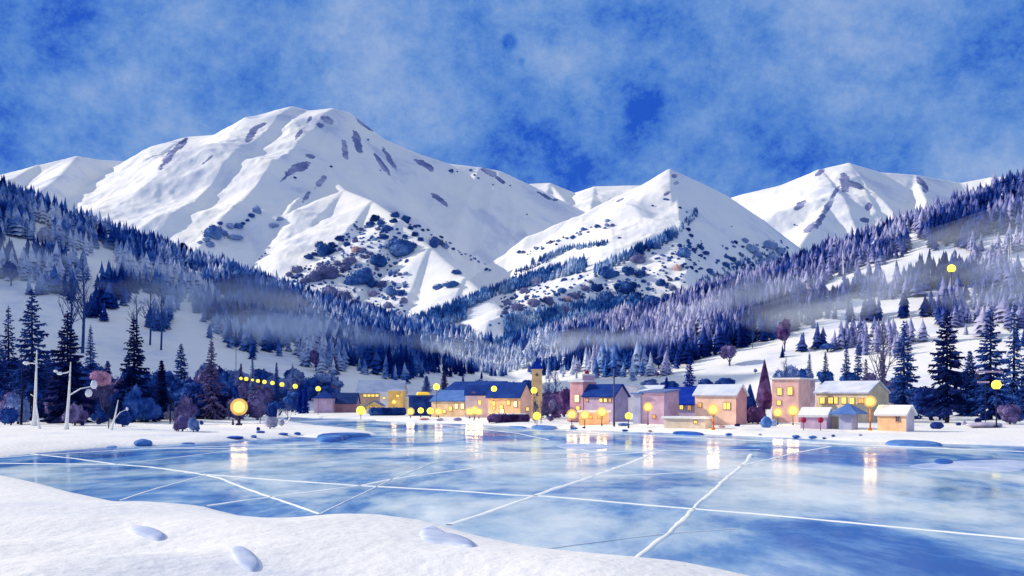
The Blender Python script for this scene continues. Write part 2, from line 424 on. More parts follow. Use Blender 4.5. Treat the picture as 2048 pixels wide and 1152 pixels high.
# the ice
def ice_mat():
    m, n, b = new_mat('lake_ice')
    g = n.nodes.new('ShaderNodeNewGeometry')
    def noise(scale, detail, rough=0.6, dist=0.0, sx=1, sy=1):
        mpp = n.nodes.new('ShaderNodeMapping'); mpp.inputs['Scale'].default_value = (sx, sy, 1)
        q = n.nodes.new('ShaderNodeTexNoise'); q.inputs['Scale'].default_value = scale; q.inputs['Detail'].default_value = detail
        q.inputs['Roughness'].default_value = rough; q.inputs['Distortion'].default_value = dist
        n.links.new(g.outputs['Position'], mpp.inputs['Vector']); n.links.new(mpp.outputs[0], q.inputs['Vector']); return q
    a = noise(0.075, 9, 0.66, 0.3, 1, 0.5)
    r1 = ramp(n, [(0.37, lin((30, 88, 176))), (0.44, lin((74, 130, 200))), (0.50, lin((136, 180, 222))), (0.56, lin((192, 216, 236))), (0.64, lin((224, 236, 244)))])
    big = noise(0.016, 2, 0.5); ma = n.nodes.new('ShaderNodeMath'); ma.operation = 'MULTIPLY_ADD'; ma.inputs[1].default_value = 0.75
    mb = n.nodes.new('ShaderNodeMath'); mb.operation = 'ADD'; mb.inputs[1].default_value = -0.375
    n.links.new(big.outputs['Fac'], ma.inputs[0]); n.links.new(a.outputs['Fac'], ma.inputs[2]); n.links.new(ma.outputs[0], mb.inputs[0])
    n.links.new(mb.outputs[0], r1.inputs[0])
    n.links.new(r1.outputs[0], b.inputs['Base Color'])
    b.inputs['IOR'].default_value = 1.33; b.inputs['Specular IOR Level'].default_value = 0.30
    c = noise(0.11, 5, 0.6, 0.2)
    r2 = ramp(n, [(0.40, (0.07,) * 3), (0.66, (0.26,) * 3)])
    n.links.new(c.outputs['Fac'], r2.inputs[0]); n.links.new(r2.outputs[0], b.inputs['Roughness'])
    fr = n.nodes.new('ShaderNodeBsdfDiffuse'); r3 = ramp(n, [(0.37, lin((54, 112, 190))), (0.43, lin((112, 160, 212))), (0.49, lin((182, 206, 226))), (0.60, lin((222, 234, 242)))])
    n.links.new(mb.outputs[0], r3.inputs[0]); n.links.new(r3.outputs[0], fr.inputs['Color'])
    e = noise(0.09, 7, 0.65, 0.2, 1, 0.6); r4 = ramp(n, [(0.40, (0.24,) * 3), (0.60, (0.68,) * 3)]); n.links.new(e.outputs['Fac'], r4.inputs[0])
    mixs = n.nodes.new('ShaderNodeMixShader'); n.links.new(r4.outputs[0], mixs.inputs[0]); n.links.new(b.outputs[0], mixs.inputs[1]); n.links.new(fr.outputs[0], mixs.inputs[2])
    n.links.new(mixs.outputs[0], n.nodes['Material Output'].inputs['Surface'])
    bn = noise(0.35, 4)
    bu = n.nodes.new('ShaderNodeBump'); bu.inputs['Distance'].default_value = 0.02; bu.inputs['Strength'].default_value = 0.5
    n.links.new(bn.outputs['Fac'], bu.inputs['Height']); n.links.new(bu.outputs[0], b.inputs['Normal'])
    return m
gx = np.linspace(-330, 330, 40); gy = np.linspace(10, 420, 40)
GX, GY = np.meshgrid(gx, gy)
lake = mesh_np('lake_ice', np.stack([GX, GY, GX * 0], -1).reshape(-1, 3), grid_faces(*GX.shape), ice_mat(), True)
tag(lake, 'frozen lake of mottled blue ice', kind='structure')

# ---------------------------------------------------------------- vegetation tools
def hit(pts, d0, d1, n=260):
    """first terrain point seen through each photo pixel, between two distances"""
    P = np.array(pts, dtype=float); ds = np.geomspace(d0, d1, n)
    x = (P[:, :1] - 1024) / F * ds; y = np.broadcast_to(ds, x.shape); z = CAMZ + (HZ - P[:, 1:2]) / F * ds
    h = height(x.ravel().copy(), y.ravel().copy()).reshape(x.shape)
    below = h >= z
    i = np.where(below.any(1), below.argmax(1), n - 1); r = np.arange(len(P))
    j = np.maximum(i - 1, 0)
    g0 = z[r, j] - h[r, j]; g1 = h[r, i] - z[r, i]
    t = np.clip(g0 / (g0 + g1 + 1e-9), 0, 1); dd = ds[j] + (ds[i] - ds[j]) * t
    return [(float((a[0] - 1024) / F * q), float(q), bool(b)) for a, q, b in zip(P, dd, below.any(1))]

def conifer_template(seed, tiers=6, sides=9, h=1.0, r=0.22):
    """small layered conifer, height 1, for trees seen far away"""
    rd = random.Random(seed); v = []; f = []
    for t in range(tiers):
        z0 = 0.06 + 0.80 * t / tiers; z1 = min(1.0, z0 + 1.15 * (1 - z0) / (tiers - t) + 0.10)
        if t == tiers - 1: z1 = 1.0
        rr = r * (1 - (t / tiers) ** 1.1) * rd.uniform(0.85, 1.15) + 0.02
        b = len(v); ox, oy = rd.uniform(-.02, .02), rd.uniform(-.02, .02)
        for k in range(sides):
            a = 2 * math.pi * (k + rd.uniform(-.25, .25)) / sides
            q = rr * (rd.uniform(0.85, 1.25) if k % 2 else rd.uniform(0.5, 0.72))
            v.append((ox + q * math.cos(a), oy + q * math.sin(a), z0 + (rd.uniform(-.05, 0.0) if k % 2 else rd.uniform(0.01, .05))))
        v.append((ox * .3, oy * .3, z1)); top = len(v) - 1
        for k in range(sides): f.append((b + k, b + (k + 1) % sides, top))
    b = len(v)
    for k in range(4):
        a = math.pi / 2 * k; v.append((0.018 * math.cos(a), 0.018 * math.sin(a), -0.06))
    v.append((0, 0, 0.5))
    for k in range(4): f.append((b + k, b + (k + 1) % 4, b + 4))
    return np.array(v), np.array(f)
CT = [conifer_template(s, tiers=5 + s % 3, sides=8 + s % 2, r=0.17 + 0.025 * (s % 4)) for s in range(8)]
def forest_mesh(name, trees, mat, label):
    """many far trees as one mesh; trees: (x, y, z, height, fatness)"""
    vs, fs, off = [], [], 0
    for i, (x, y, z, h, w) in enumerate(trees):
        v, f = CT[i % len(CT)]
        a = i * 2.39; c, s = math.cos(a), math.sin(a)
        q = np.empty_like(v); q[:, 0] = (v[:, 0] * c - v[:, 1] * s) * h * w + x; q[:, 1] = (v[:, 0] * s + v[:, 1] * c) * h * w + y; q[:, 2] = v[:, 2] * h + z
        vs.append(q); fs.append(f + off); off += len(v)
    o = mesh_np(name, np.concatenate(vs), np.concatenate(fs), mat)
    return tag(o, label, 'forest', kind='stuff')

NAVY, INK, BLUE, MID, PALE, MAUVE, GREY = (14, 34, 92), (10, 16, 56), (28, 66, 140), (62, 98, 168), (122, 146, 196), (96, 84, 132), (140, 144, 180)
leaf = {
 'navy': pigment('needles_navy', [(14, 32, 92), (26, 58, 132), (54, 92, 168)], scale=0.5, rough=0.9, world=True, spec=0.05),
 'ink': pigment('needles_ink', [(8, 14, 58), (14, 28, 88), (30, 56, 122)], scale=0.45, rough=0.9, world=True, spec=0.05),
 'blue': pigment('needles_blue', [(20, 50, 118), (36, 78, 156), (76, 112, 180)], scale=0.4, rough=0.9, world=True, spec=0.05),
 'cobalt': pigment('needles_cobalt', [(4, 34, 132), (8, 46, 158), (22, 70, 178)], scale=0.5, rough=0.9, world=True, spec=0.05),
 'pale': pigment('needles_pale', [(74, 98, 158), (110, 132, 186), (150, 166, 206)], scale=0.4, rough=0.9, world=True, spec=0.05),
 'mauve': pigment('leaves_mauve', [(66, 58, 104), (96, 86, 136), (132, 122, 166)], scale=0.4, rough=0.9, world=True, spec=0.05),
 'plum': pigment('leaves_plum', [(60, 34, 82), (92, 64, 116), (126, 100, 150)], scale=0.5, rough=0.9, world=True, spec=0.05),
 'pink': pigment('leaves_pink', [(150, 104, 146), (186, 136, 164), (196, 156, 184)], scale=0.5, rough=0.9, world=True, spec=0.05),
 'grey': pigment('leaves_grey', [(128, 134, 170), (156, 158, 186), (184, 184, 204)], scale=0.5, rough=0.9, world=True, spec=0.05),
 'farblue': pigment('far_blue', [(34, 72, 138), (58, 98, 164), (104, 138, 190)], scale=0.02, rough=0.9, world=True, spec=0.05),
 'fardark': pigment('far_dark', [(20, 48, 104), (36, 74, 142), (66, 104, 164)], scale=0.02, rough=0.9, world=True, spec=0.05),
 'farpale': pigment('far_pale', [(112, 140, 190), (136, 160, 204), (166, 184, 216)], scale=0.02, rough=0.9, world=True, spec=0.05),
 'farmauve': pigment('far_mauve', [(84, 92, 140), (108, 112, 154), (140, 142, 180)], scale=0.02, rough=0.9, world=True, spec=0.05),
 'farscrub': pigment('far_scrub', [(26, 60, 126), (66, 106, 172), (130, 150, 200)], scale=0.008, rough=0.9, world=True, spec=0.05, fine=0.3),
 'peach': pigment('far_peach', [(196, 160, 164), (216, 178, 172), (228, 196, 190)], scale=0.02, rough=0.9, world=True, spec=0.05),
}
def forest_mat(name, cols, pos, scale=0.017):
    return pigment(name, cols, scale=scale, rough=0.95, world=True, spec=0.03, pos=pos, detail=4, warp=0.3, fine=0.02)  # pale tones paint a misty look into the tree colours
west_mat = forest_mat('forest_west', [(8, 32, 104), (24, 66, 150), (72, 114, 186), (150, 170, 214), (210, 218, 238)], (0.38, 0.45, 0.50, 0.54, 0.60))
east_mat = forest_mat('forest_east', [(8, 30, 98), (30, 60, 140), (82, 98, 164), (136, 142, 194), (184, 184, 218)], (0.38, 0.45, 0.49, 0.535, 0.60))
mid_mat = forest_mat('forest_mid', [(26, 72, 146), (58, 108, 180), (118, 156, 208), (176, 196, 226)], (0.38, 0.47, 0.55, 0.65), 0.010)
bark = pigment('bark_dark', [(10, 12, 34), (24, 26, 52), (40, 40, 70)], scale=3, rough=0.9)
birch = pigment('bark_pale', [(226, 226, 232), (246, 244, 240), (252, 250, 244)], scale=2.5, rough=0.8)
twig = pigment('twig_grey', [(60, 60, 96), (84, 82, 118), (110, 106, 140)], scale=2, rough=0.9)
twig_blue = pigment('twig_blue', [(30, 56, 116), (44, 76, 140), (70, 100, 160)], scale=2, rough=0.9)
rust = pigment('rust_paint', [(92, 30, 30), (128, 52, 40), (170, 92, 44)], scale=2, rough=0.8)

def poly_y(poly, px):
    return np.interp(px, [p[0] for p in poly], [p[1] for p in poly])
def scatter(x0, x1, y0, y1, n):
    x = rng.uniform(x0, x1, n); y = np.exp(rng.uniform(math.log(y0), math.log(y1), n) * 0.5 + 0.5 * np.log(rng.uniform(y0, y1, n)))
    return x, y
def project(x, y, z):
    return 1024 + x / y * F, HZ - (z - CAMZ) / y * F
W_LOW = [(-200, 560), (0, 560), (60, 610), (110, 660), (150, 640), (215, 640), (240, 600), (290, 660), (330, 670), (350, 620), (372, 590), (400, 640), (440, 680), (480, 705), (520, 705), (560, 700), (620, 735), (660, 755), (700, 740), (760, 750), (800, 772), (850, 745), (900, 745), (950, 748), (1040, 752), (1100, 752)]
E_LOW = [(1040, 748), (1130, 738), (1180, 735), (1215, 730), (1290, 735), (1330, 752), (1380, 738), (1420, 705), (1480, 718), (1520, 690), (1560, 715), (1600, 700), (1660, 690), (1720, 700), (1780, 715), (1830, 705), (1880, 665), (1960, 690), (2048, 700), (2300, 700)]
HOLES = [(1840, 498, 22, 16), (1790, 552, 20, 20), (1400, 690, 30, 12), (1662, 660, 30, 22), (1715, 617, 26, 20), (1826, 480, 15, 18), (1835, 508, 16, 10), (1800, 532, 22, 13), (1775, 570, 12, 22), (1905, 505, 12, 20), (1880, 508, 8, 24), (2010, 395, 26, 8), (85, 475, 22, 28), (205, 535, 32, 40), (172, 590, 26, 30), (290, 620, 40, 34), (2035, 550, 20, 14), (40, 520, 10, 20)]
allt = []
for side, (ax, bx) in (('w', (-620, 60)), ('e', (30, 640))):
    x, y = scatter(ax, bx, 230, 1190, 38000)
    h, w_ = height(x, y, True)
    px, py = project(x, y, h)
    ok = (px > -130) & (px < 2180) & (h > 9)
    # only slopes that are hill, above the lower edge of the wood
    low = poly_y(W_LOW if side == 'w' else E_LOW, px) + rng.normal(0, 7, len(px))
    ok &= (py < low) & (py > 330)
    ok &= (w_ == 0)
    for cx, cy, rx, ry in HOLES:
        ok &= ((px - cx) / rx) ** 2 + ((py - cy) / ry) ** 2 > 1
    clump = fbm(x / 34, y / 34, 13, 3)
    ok &= clump > (0.33 if side == 'w' else 0.38)
    thin = rng.random(len(x)) < np.clip(0.42 + (y - 300) / 1800, 0.42, 0.9)
    ok &= thin
    x, y, h, px, py = x[ok], y[ok], h[ok], px[ok], py[ok]
    big = fbm(x / 70, y / 70, 31, 3)
    ht = rng.uniform(8, 13, len(x)) * (0.65 + 0.7 * big) * rng.choice([0.75, 1, 1, 1.25], len(x))
    # the crest: highest projected trees in each 7 px column stand alone as objects
    col = (px // 8).astype(int); crest = []
    for c in np.unique(col):
        idx = np.where(col == c)[0]
        if 0 <= c * 8 < 2048:
            topy = (py - ht / y * F)[idx]; crest.append(idx[np.argmin(topy)])
    crest = np.array(crest); m = np.zeros(len(x), bool); m[crest] = True
    ht = np.where((px > 840) & (px < 1160) & (py > 700), ht * 0.55, ht)
    T = [(a, b, c - 0.3, t, random.uniform(0.9, 1.35)) for a, b, c, t in zip(x, y, h, ht)]
    allt.append((side, [t for t, q in zip(T, m) if not q], [t for t, q in zip(T, m) if q]))
for side, rest, crest in allt:
    west = side == 'w'
    forest_mesh('forest', rest, west_mat if west else east_mat,
                'dense blue conifer wood covering the shaded hillside' if west else 'dense violet blue conifer wood covering the sunny hillside')
    protos = []
    for k in range(4):
        v, f = CT[k * 2]
        o = mesh_np('conifer', v, f, west_mat if west else east_mat)
        protos.append(o)
    for i, t in enumerate(crest):
        p = protos[i % 4]
        o = p if i < 4 else p.copy()
        if i >= 4: C.objects.link(o)
        o.location = t[:3]; o.scale = (t[3] * t[4], t[3] * t[4], t[3]); o.rotation_euler = (0, 0, i * 1.7)
        tag(o, 'pointed conifer on the skyline of the shaded hill' if west else 'pointed conifer on the skyline of the sunny hill', 'conifer',
            'conifers along the crest of the shaded hill' if west else 'conifers along the crest of the sunny hill')
print('forest', [(s, len(a), len(b)) for s, a, b in allt])

# woods on the lower mountains: belts and slopes of conifers
def belt(line, wid, n, hmin=14, hmax=24, d0=1250, d1=3400):
    pts = []
    for _ in range(n):
        t = random.random() * (len(line) - 1); i = int(t); u = t - i
        a, b = line[i], line[min(i + 1, len(line) - 1)]
        pts.append((a[0] + (b[0] - a[0]) * u + random.uniform(-3, 3), a[1] + (b[1] - a[1]) * u + random.uniform(0, 1) * wid))
    return [(x, y, hz_, random.uniform(hmin, hmax), random.uniform(0.9, 1.3)) for (x, y, ok), hz_ in
            [(q, 0) for q in hit(pts, d0, d1)] if ok]
def settle(ts):
    z = height(np.array([t[0] for t in ts]), np.array([t[1] for t in ts]))
    return [(t[0], t[1], float(q) - 0.5, t[3], t[4]) for t, q in zip(ts, z)]
B = []
B += belt([(1000, 572), (1060, 552), (1110, 536), (1170, 522)], 22, 420)
B += belt([(1190, 540), (1260, 505), (1320, 478), (1352, 460)], 16, 300)
B += belt([(1352, 460), (1372, 440), (1392, 420)], 14, 60, 10, 16)
B += belt([(1060, 525), (1130, 496), (1214, 484)], 7, 160, 10, 16)
B += belt([(1030, 545), (1090, 520), (1130, 500)], 6, 90, 8, 14)
B += belt([(900, 622), (960, 590), (1010, 568)], 16, 260)
B += belt([(1010, 640), (1090, 625), (1180, 606), (1260, 600), (1330, 610)], 80, 2300, 12, 22)
B += belt([(960, 690), (1040, 672), (1120, 665)], 26, 420, 10, 18)
B += belt([(760, 668), (840, 632), (930, 600)], 40, 900, 12, 20)
B += belt([(880, 670), (940, 655)], 12, 70, 10, 15)
B += belt([(560, 590), (640, 625), (720, 640), (800, 640)], 50, 700, 10, 20)
B += belt([(1560, 500), (1480, 520), (1400, 560)], 60, 260, 8, 16)
B += belt([(1330, 600), (1400, 585), (1440, 580)], 60, 500, 12, 20)
forest_mesh('forest', settle(B), mid_mat, 'blue conifer belts across the lower slopes of the middle peak')

# rounded thickets scattered over the mountain spurs
def thicket_mesh(seed, mat):
    rd = random.Random(seed); m = MB()
    m.ball((0, 0, 0.35), 0.8, 12, 8, (1, 1, 0.85), 0.10, rd)
    for k in range(9):
        a = rd.uniform(0, 6.28); q = rd.uniform(0.3, 0.66)
        m.ball((q * math.cos(a), q * math.sin(a), rd.uniform(0.05, 0.85)), rd.uniform(0.26, 0.46), 9, 6, (1, 1, 0.9), 0.15, rd)
    for k in range(150):
        th, a = math.acos(rd.uniform(-0.4, 1)), rd.uniform(0, 6.28); R = rd.uniform(0.78, 1.08)
        c = Vector((R * math.sin(th) * math.cos(a), R * math.sin(th) * math.sin(a), 0.4 + R * 0.85 * math.cos(th)))
        u = Vector([rd.gauss(0, 1) for _ in range(3)]).normalized() * 0.08; w = Vector([rd.gauss(0, 1) for _ in range(3)]).normalized() * 0.08
        m.add([c - u, c + w, c + u, c - w], [(0, 1, 2, 3)])
    me = bpy.data.meshes.new('thicket'); me.from_pydata(m.v, [], m.f); me.update(); me.materials.append(mat)
    return me
TM = {}; SCRUB = []
TONE = {'fardark': 'dark blue', 'farblue': 'mid blue', 'farpale': 'pale blue', 'farmauve': 'violet grey', 'peach': 'peach pink'}
def thickets(spots, group, label, d0=1250, d1=4300):
    spots = [s for s in spots]
    res = hit([(s[0], s[1] + s[2] * 0.5) for s in spots], d0, d1)
    z = height(np.array([r[0] for r in res]), np.array([r[1] for r in res]))
    for s, r, zz in zip(spots, res, z):
        if not r[2]: continue
        if s[2] < 3.9:
            SCRUB.append((r[0], r[1], float(zz), s[2] * r[1] / F)); continue
        key = (s[3], random.randrange(3))
        if key not in TM: TM[key] = thicket_mesh(key[1] * 7 + len(s[3]), leaf[s[3]])
        o = bpy.data.objects.new('thicket', TM[key]); C.objects.link(o)
        R = 1.28 * s[2] * r[1] / F; asp = s[4] if len(s) > 4 else 1.0
        o.location = (r[0], r[1], float(zz) - 0.1 * R); o.scale = (R, R * 0.9, R * 0.82 * asp); o.rotation_euler = (0, 0, random.uniform(0, 6.28))
        tag(o, 'rounded ' + TONE[s[3]] + ' ' + label, 'thicket', TONE[s[3]] + ' ' + group)
FD, FB, FP, FM = 'fardark', 'farblue', 'farpale', 'farmauve'
main_sp = [(651, 499, 18, FD), (640, 488, 9, FD), (664, 490, 9, FD), (618, 512, 9, FD), (628, 507, 6, FD), (679, 476, 8, FD), (757, 519, 17, FB), (724, 550, 24, FB), (704, 560, 14, FB), (742, 565, 13, FB), (653, 542, 24, FM), (630, 552, 16, FM), (594, 538, 12, FM),
    (750, 436, 10, FD), (741, 447, 8, FD), (762, 444, 7, FD), (790, 429, 9, FD), (788, 441, 7, FD), (811, 440, 8, FD, 1.4), (774, 455, 11, FB), (802, 495, 24, FB), (788, 486, 12, FB), (822, 490, 11, FB), (868, 486, 10, FB, 1.5), (878, 483, 8, FM), (890, 492, 8, FP),
    (694, 488, 7, FB), (710, 481, 6, FM), (712, 498, 8, 'peach'), (725, 499, 8, FM), (783, 582, 12, FB), (764, 568, 10, FM), (745, 585, 10, FM), (802, 585, 9, FB), (904, 564, 15, FB, 0.6), (877, 573, 9, FB), (913, 542, 9, FB, .8), (690, 590, 14, FM), (712, 606, 12, FM), (660, 580, 16, FM), (640, 600, 14, FM),
    (735, 610, 10, FM), (610, 560, 10, FM), (579, 548, 7, FM), (700, 520, 12, FM), (690, 535, 10, FM), (675, 525, 8, FM), (768, 472, 8, FB), (830, 468, 7, FD), (841, 478, 6, FD), (821, 455, 6, FD), (808, 600, 8, FM), (776, 610, 9, FM),
    (427, 463, 19, FB), (448, 466, 7, FB), (413, 478, 7, FP), (440, 446, 5, FB), (477, 451, 8, FB), (460, 451, 8, FP), (486, 446, 4, FB), (503, 430, 6, FB), (514, 421, 8, FP, 1.5), (495, 440, 4, FB), (400, 484, 5, FP), (470, 470, 14, FP, .6), (420, 488, 8, FP), (548, 447, 10, FP, .6), (560, 437, 6, FP)]
for _ in range(520):
    t = random.random(); x = 565 + 250 * random.random(); lo = 640 - 0; hi = max(440, 560 - (x - 575) * 0.85)
    if x > 770: hi = 440 + (x - 770) * 0.7
    y = random.uniform(hi, lo); 
    main_sp.append((x, y, random.choice([2, 2.5, 2.5, 3, 3.5, 3.8, 3.8, 5]), random.choice([FD, FB, FM, FM, FP])))
for i in range(26):
    t = i / 26; main_sp.append((815 + 170 * t + random.uniform(-4, 4), 440 + 100 * t + random.uniform(-5, 6), random.choice([2, 2.5, 3, 4]), FD))
for x, y, r in [(902, 341, 5), (915, 343, 2), (941, 340, 3), (949, 350, 2.5), (957, 356, 2.5), (1003, 362, 3), (986, 369, 2), (1020, 371, 2), (662, 333, 3), (735, 279, 3), (590, 355, 3), (519, 517, 2), (524, 512, 2), (530, 507, 2.2), (1053, 428, 2), (760, 340, 2)]:
    main_sp.append((x, y, r, FB))
thickets(main_sp, 'round thickets on the spur of the highest mountain', 'thicket on the snowy spur of the highest mountain')
mid_sp = [(1275, 516, 15, FM), (1216, 544, 18, FB), (1250, 572, 20, FD), (1280, 546, 12, FD), (1321, 564, 10, FD), (1256, 540, 12, FD), (1192, 574, 11, FD), (1216, 593, 18, FB), (1300, 606, 22, FB), (1355, 534, 9, 'peach'), (1367, 504, 15, FB), (1399, 492, 6, FD), (1411, 504, 7, FD, .7), (1451, 528, 7, FB), (1465, 518, 7, FD),
    (1475, 526, 7, FB), (1483, 510, 5, FM), (1439, 551, 7, FD), (1457, 552, 7, FB), (1471, 556, 6, FM), (1419, 542, 8, FB), (1503, 496, 13, FP), (1527, 524, 13, FP), (1539, 488, 12, FP), (1560, 500, 10, FP), (1515, 508, 9, FP), (1545, 515, 11, FP), (1570, 520, 9, FP), (1490, 480, 7, FP), (1076, 560, 13, FM), (1048, 580, 10, FM),
    (1036, 612, 13, FM), (1068, 603, 13, FM), (1096, 600, 12, FM), (1124, 580, 8, FB), (1134, 597, 8, 'peach'), (1016, 604, 9, FM), (1010, 625, 7, FM), (1150, 590, 10, FM), (1170, 575, 9, FM), (1130, 620, 12, FM), (1160, 612, 12, FB), (1332, 590, 8, FM), (1345, 575, 7, FM), (1240, 600, 14, FB), (1270, 590, 12, FD), (1382, 470, 5, FB),
    (1376, 458, 5, FD), (1388, 500, 5, FD), (1360, 415, 3, FM), (1374, 424, 3, FB), (1306, 411, 3, FM), (1329, 397, 3, FM), (1335, 398, 3, FM), (1590, 449, 2.5, FM), (1239, 475, 3, FD), (1463, 453, 2, FM), (905, 655, 9, FM, .6), (925, 650, 9, FM, .7), (890, 662, 8, FM, .6), (980, 650, 3, FM), (998, 646, 3, FM), (906, 683, 3, FM)]
for _ in range(480):
    x = random.uniform(1000, 1580); y = random.uniform(480, 600) if x > 1300 else random.uniform(565 - (x - 1000) * .1, 640)
    mid_sp.append((x, y, random.choice([2, 2.5, 2.5, 3, 3.5, 3.8, 3.8, 5]), random.choice([FD, FB, FM, FB])))
for i in range(34):
    t = i / 34; mid_sp.append((1040 + 190 * t + random.uniform(-4, 4), 508 - 66 * t + random.uniform(-6, 6), random.choice([2, 2.5, 3, 4, 5]), random.choice([FM, FB, FP])))
thickets(mid_sp, 'round thickets on the middle peak', 'thicket on the slopes of the middle peak')

m = MB()
for i, (x, y, z, R) in enumerate(SCRUB):
    R *= 1.15
    for q in range(3):
        m.ball((x + random.uniform(-.5, .5) * R, y, z + R * random.uniform(0.1, 0.5)), R * random.uniform(0.5, 0.8), 7, 5, (1, 1, 0.85), 0.25)
tag(m.build('scrub', leaf['farscrub'], smooth=True), 'small blue scrub dotted over the snowy mountain spurs', 'scrub', kind='stuff')

# mist lying on the wooded slopes: thin separate banks of even density
mist_m = bpy.data.materials.new('mist'); mist_m.use_nodes = True
mn = mist_m.node_tree; mn.nodes.clear(); mo = mn.nodes.new('ShaderNodeOutputMaterial'); mv = mn.nodes.new('ShaderNodeVolumePrincipled')
mv.inputs['Color'].default_value = (0.80, 0.90, 1.0, 1); mv.inputs['Density'].default_value = 0.0028; mv.inputs['Anisotropy'].default_value = 0.2
mn.links.new(mv.outputs[0], mo.inputs['Volume'])
MIST = [(70, 540, 60, 26), (190, 540, 60, 26), (310, 575, 70, 26), (110, 625, 80, 26), (420, 620, 70, 26), (520, 655, 80, 24), (640, 680, 80, 22), (360, 665, 80, 26), (740, 722, 80, 20), (860, 742, 80, 18), (560, 715, 80, 22),
        (1250, 712, 90, 22), (1375, 680, 80, 26), (1500, 640, 80, 28), (1590, 690, 70, 22), (1620, 625, 70, 26), (1750, 590, 80, 28), (1690, 650, 70, 22), (1860, 530, 80, 26), (1850, 630, 90, 28), (1975, 590, 80, 32), (2010, 500, 60, 26), (1130, 738, 80, 18), (1960, 660, 80, 24)]
mr_ = random.Random(5)
MIST = [(a + mr_.uniform(-18, 18), b + mr_.uniform(-24, 18), c * q, d * q) for (a, b, c, d) in MIST for q in [mr_.choice([0.4, 0.55, 0.75, 0.95])] if mr_.random() < 0.92]
mh = hit([(a, b + 6) for a, b, _, _ in MIST], 250, 1250, 500)
for (px, py, rx, ry), (x, y, ok) in zip(MIST, mh):
    if not ok: continue
    k = y / F
    for sc3 in (1.45, 1.05, 0.7):                       # nested banks so that the edge thins out
        m = MB(); m.ball((0, 0, 0), 1.0, 24, 16, (1, 1, 1), 0.14, random.Random(int(px * sc3)))
        o = m.build('mist', mist_m, None, True); z = hz(x, y)
        o.location = (x, y - 12, z + 10); o.scale = (rx * k * sc3, 60 * sc3, ry * k * sc3)
        tag(o, 'thin pale mist hanging over the wooded slope', 'mist', kind='stuff')

# ---------------------------------------------------------------- near trees
def spruce_mesh(seed, h, rad, tiers, mat_name, droop=0.25, bare=0.08, gap=1.0, dens=1.0, bottom=0.06, fat=1.0):
    """boughs of one spruce: finger-like limbs hung with needle sprays; built round the z axis, metres"""
    rd = random.Random(seed); m = MB()
    n = int(150 / gap * dens); a = rd.uniform(0, 6.28)
    for i in range(n):
        u = bottom + (0.985 - bottom) * (i / n) ** 0.86 + rd.uniform(-.008, .008); z = u * h
        a += 2.399 + rd.uniform(-.35, .35)
        q = (rad * (1 - u) ** 0.85 + 0.10 * fat) * rd.choice([0.62, 0.8, 0.9, 1.0, 1.12, 1.2])
        tilt = (u - 0.55) * 1.5 + rd.uniform(-.14, .14)                 # top boughs rise, low boughs sink
        dr = droop * (1.2 - u) * rd.uniform(0.6, 1.4)
        ca, sa = math.cos(a), math.sin(a)
        def P(t):
            return Vector((ca * q * t, sa * q * t, z + q * (tilt * 0.55 * t - dr * t + dr * 0.9 * t * t * t)))
        th = (0.07 + 0.055 * q) * fat
        m.tube([P(0), P(0.35), P(0.7), P(0.93), P(1.0)], [th * 0.6, th * 1.1, th * 1.15, th * 0.8, th * 0.15], 5, 0.6)
        k = max(3, int(q * 2.4 * dens))
        for j in range(k):
            t = 0.15 + 0.80 * (j + rd.random() * 0.6) / k
            b = P(t); L = (0.25 + q * 0.34 * (1 - t * 0.6)) * rd.uniform(0.6, 1.15)
            for sg in (-1, 1):
                an = a + sg * rd.uniform(0.5, 1.2)
                e = b + Vector((math.cos(an) * L, math.sin(an) * L, -L * rd.uniform(0.0, 0.8)))
                md = (b + e) / 2; w = 0.17 * L + 0.05
                px_ = Vector((-math.sin(an), math.cos(an), 0)) * w; up = Vector((0, 0, w * 0.75))
                m.add([b, md + px_, e, md - px_, md + up, md - up], [(0, 1, 4), (1, 2, 4), (2, 3, 4), (3, 0, 4), (1, 0, 5), (2, 1, 5), (3, 2, 5), (0, 3, 5)])
    for i in range(int(260 * dens)):                                    # dense needles close to the stem, thicker below
        u = bottom + (0.93 - bottom) * rd.random() ** 1.5; R = rad * (1 - u) * 0.55 * rd.random() ** 0.6; an = rd.uniform(0, 6.28)
        p = Vector((R * math.cos(an), R * math.sin(an), u * h)); s_ = (0.02 + 0.04 * (1 - u)) * h * 0.8 * rd.uniform(0.6, 1.2)
        e = p + Vector((math.cos(an) * s_, math.sin(an) * s_, -s_ * 0.5)); md = (p + e) / 2; px_ = Vector((-math.sin(an), math.cos(an), 0)) * s_ * 0.3; up = Vector((0, 0, s_ * 0.22))
        m.add([p, md + px_, e, md - px_, md + up, md - up], [(0, 1, 4), (1, 2, 4), (2, 3, 4), (3, 0, 4), (1, 0, 5), (2, 1, 5), (3, 2, 5), (0, 3, 5)])
    m.tube([(0, 0, h * 0.88), (0, 0, h)], [0.14 * fat, 0.03], 6)
    return m
LABELS = {}
def uniq(label):
    LABELS[label] = LABELS.get(label, 0) + 1
    return label
def gz(x, y): return hz(x, y)
def spruce(px, apex, d, hw, tone, label, seed, tiers=0, group=None, name='spruce', category='spruce', trunkmat=None, **kw):
    x = (px - 1024) / F * d; z0 = gz(x, d); top = CAMZ + (HZ - apex) / F * d; h = top - z0
    t = empty(name, (x, d, z0)); tag(t, uniq(label), category, group)
    r = hw / F * d
    m = spruce_mesh(seed, h, r, tiers, tone, **kw)
    m.build('crown', leaf[tone], t)
    k = MB(); k.tube([(0, 0, -0.5), (0, 0, h * 0.3), (0, 0, h * 0.93)], [max(0.16, h * 0.021), max(0.1, h * 0.014), 0.05], 8)
    k.build('trunk', trunkmat or bark, t, True)
    return t
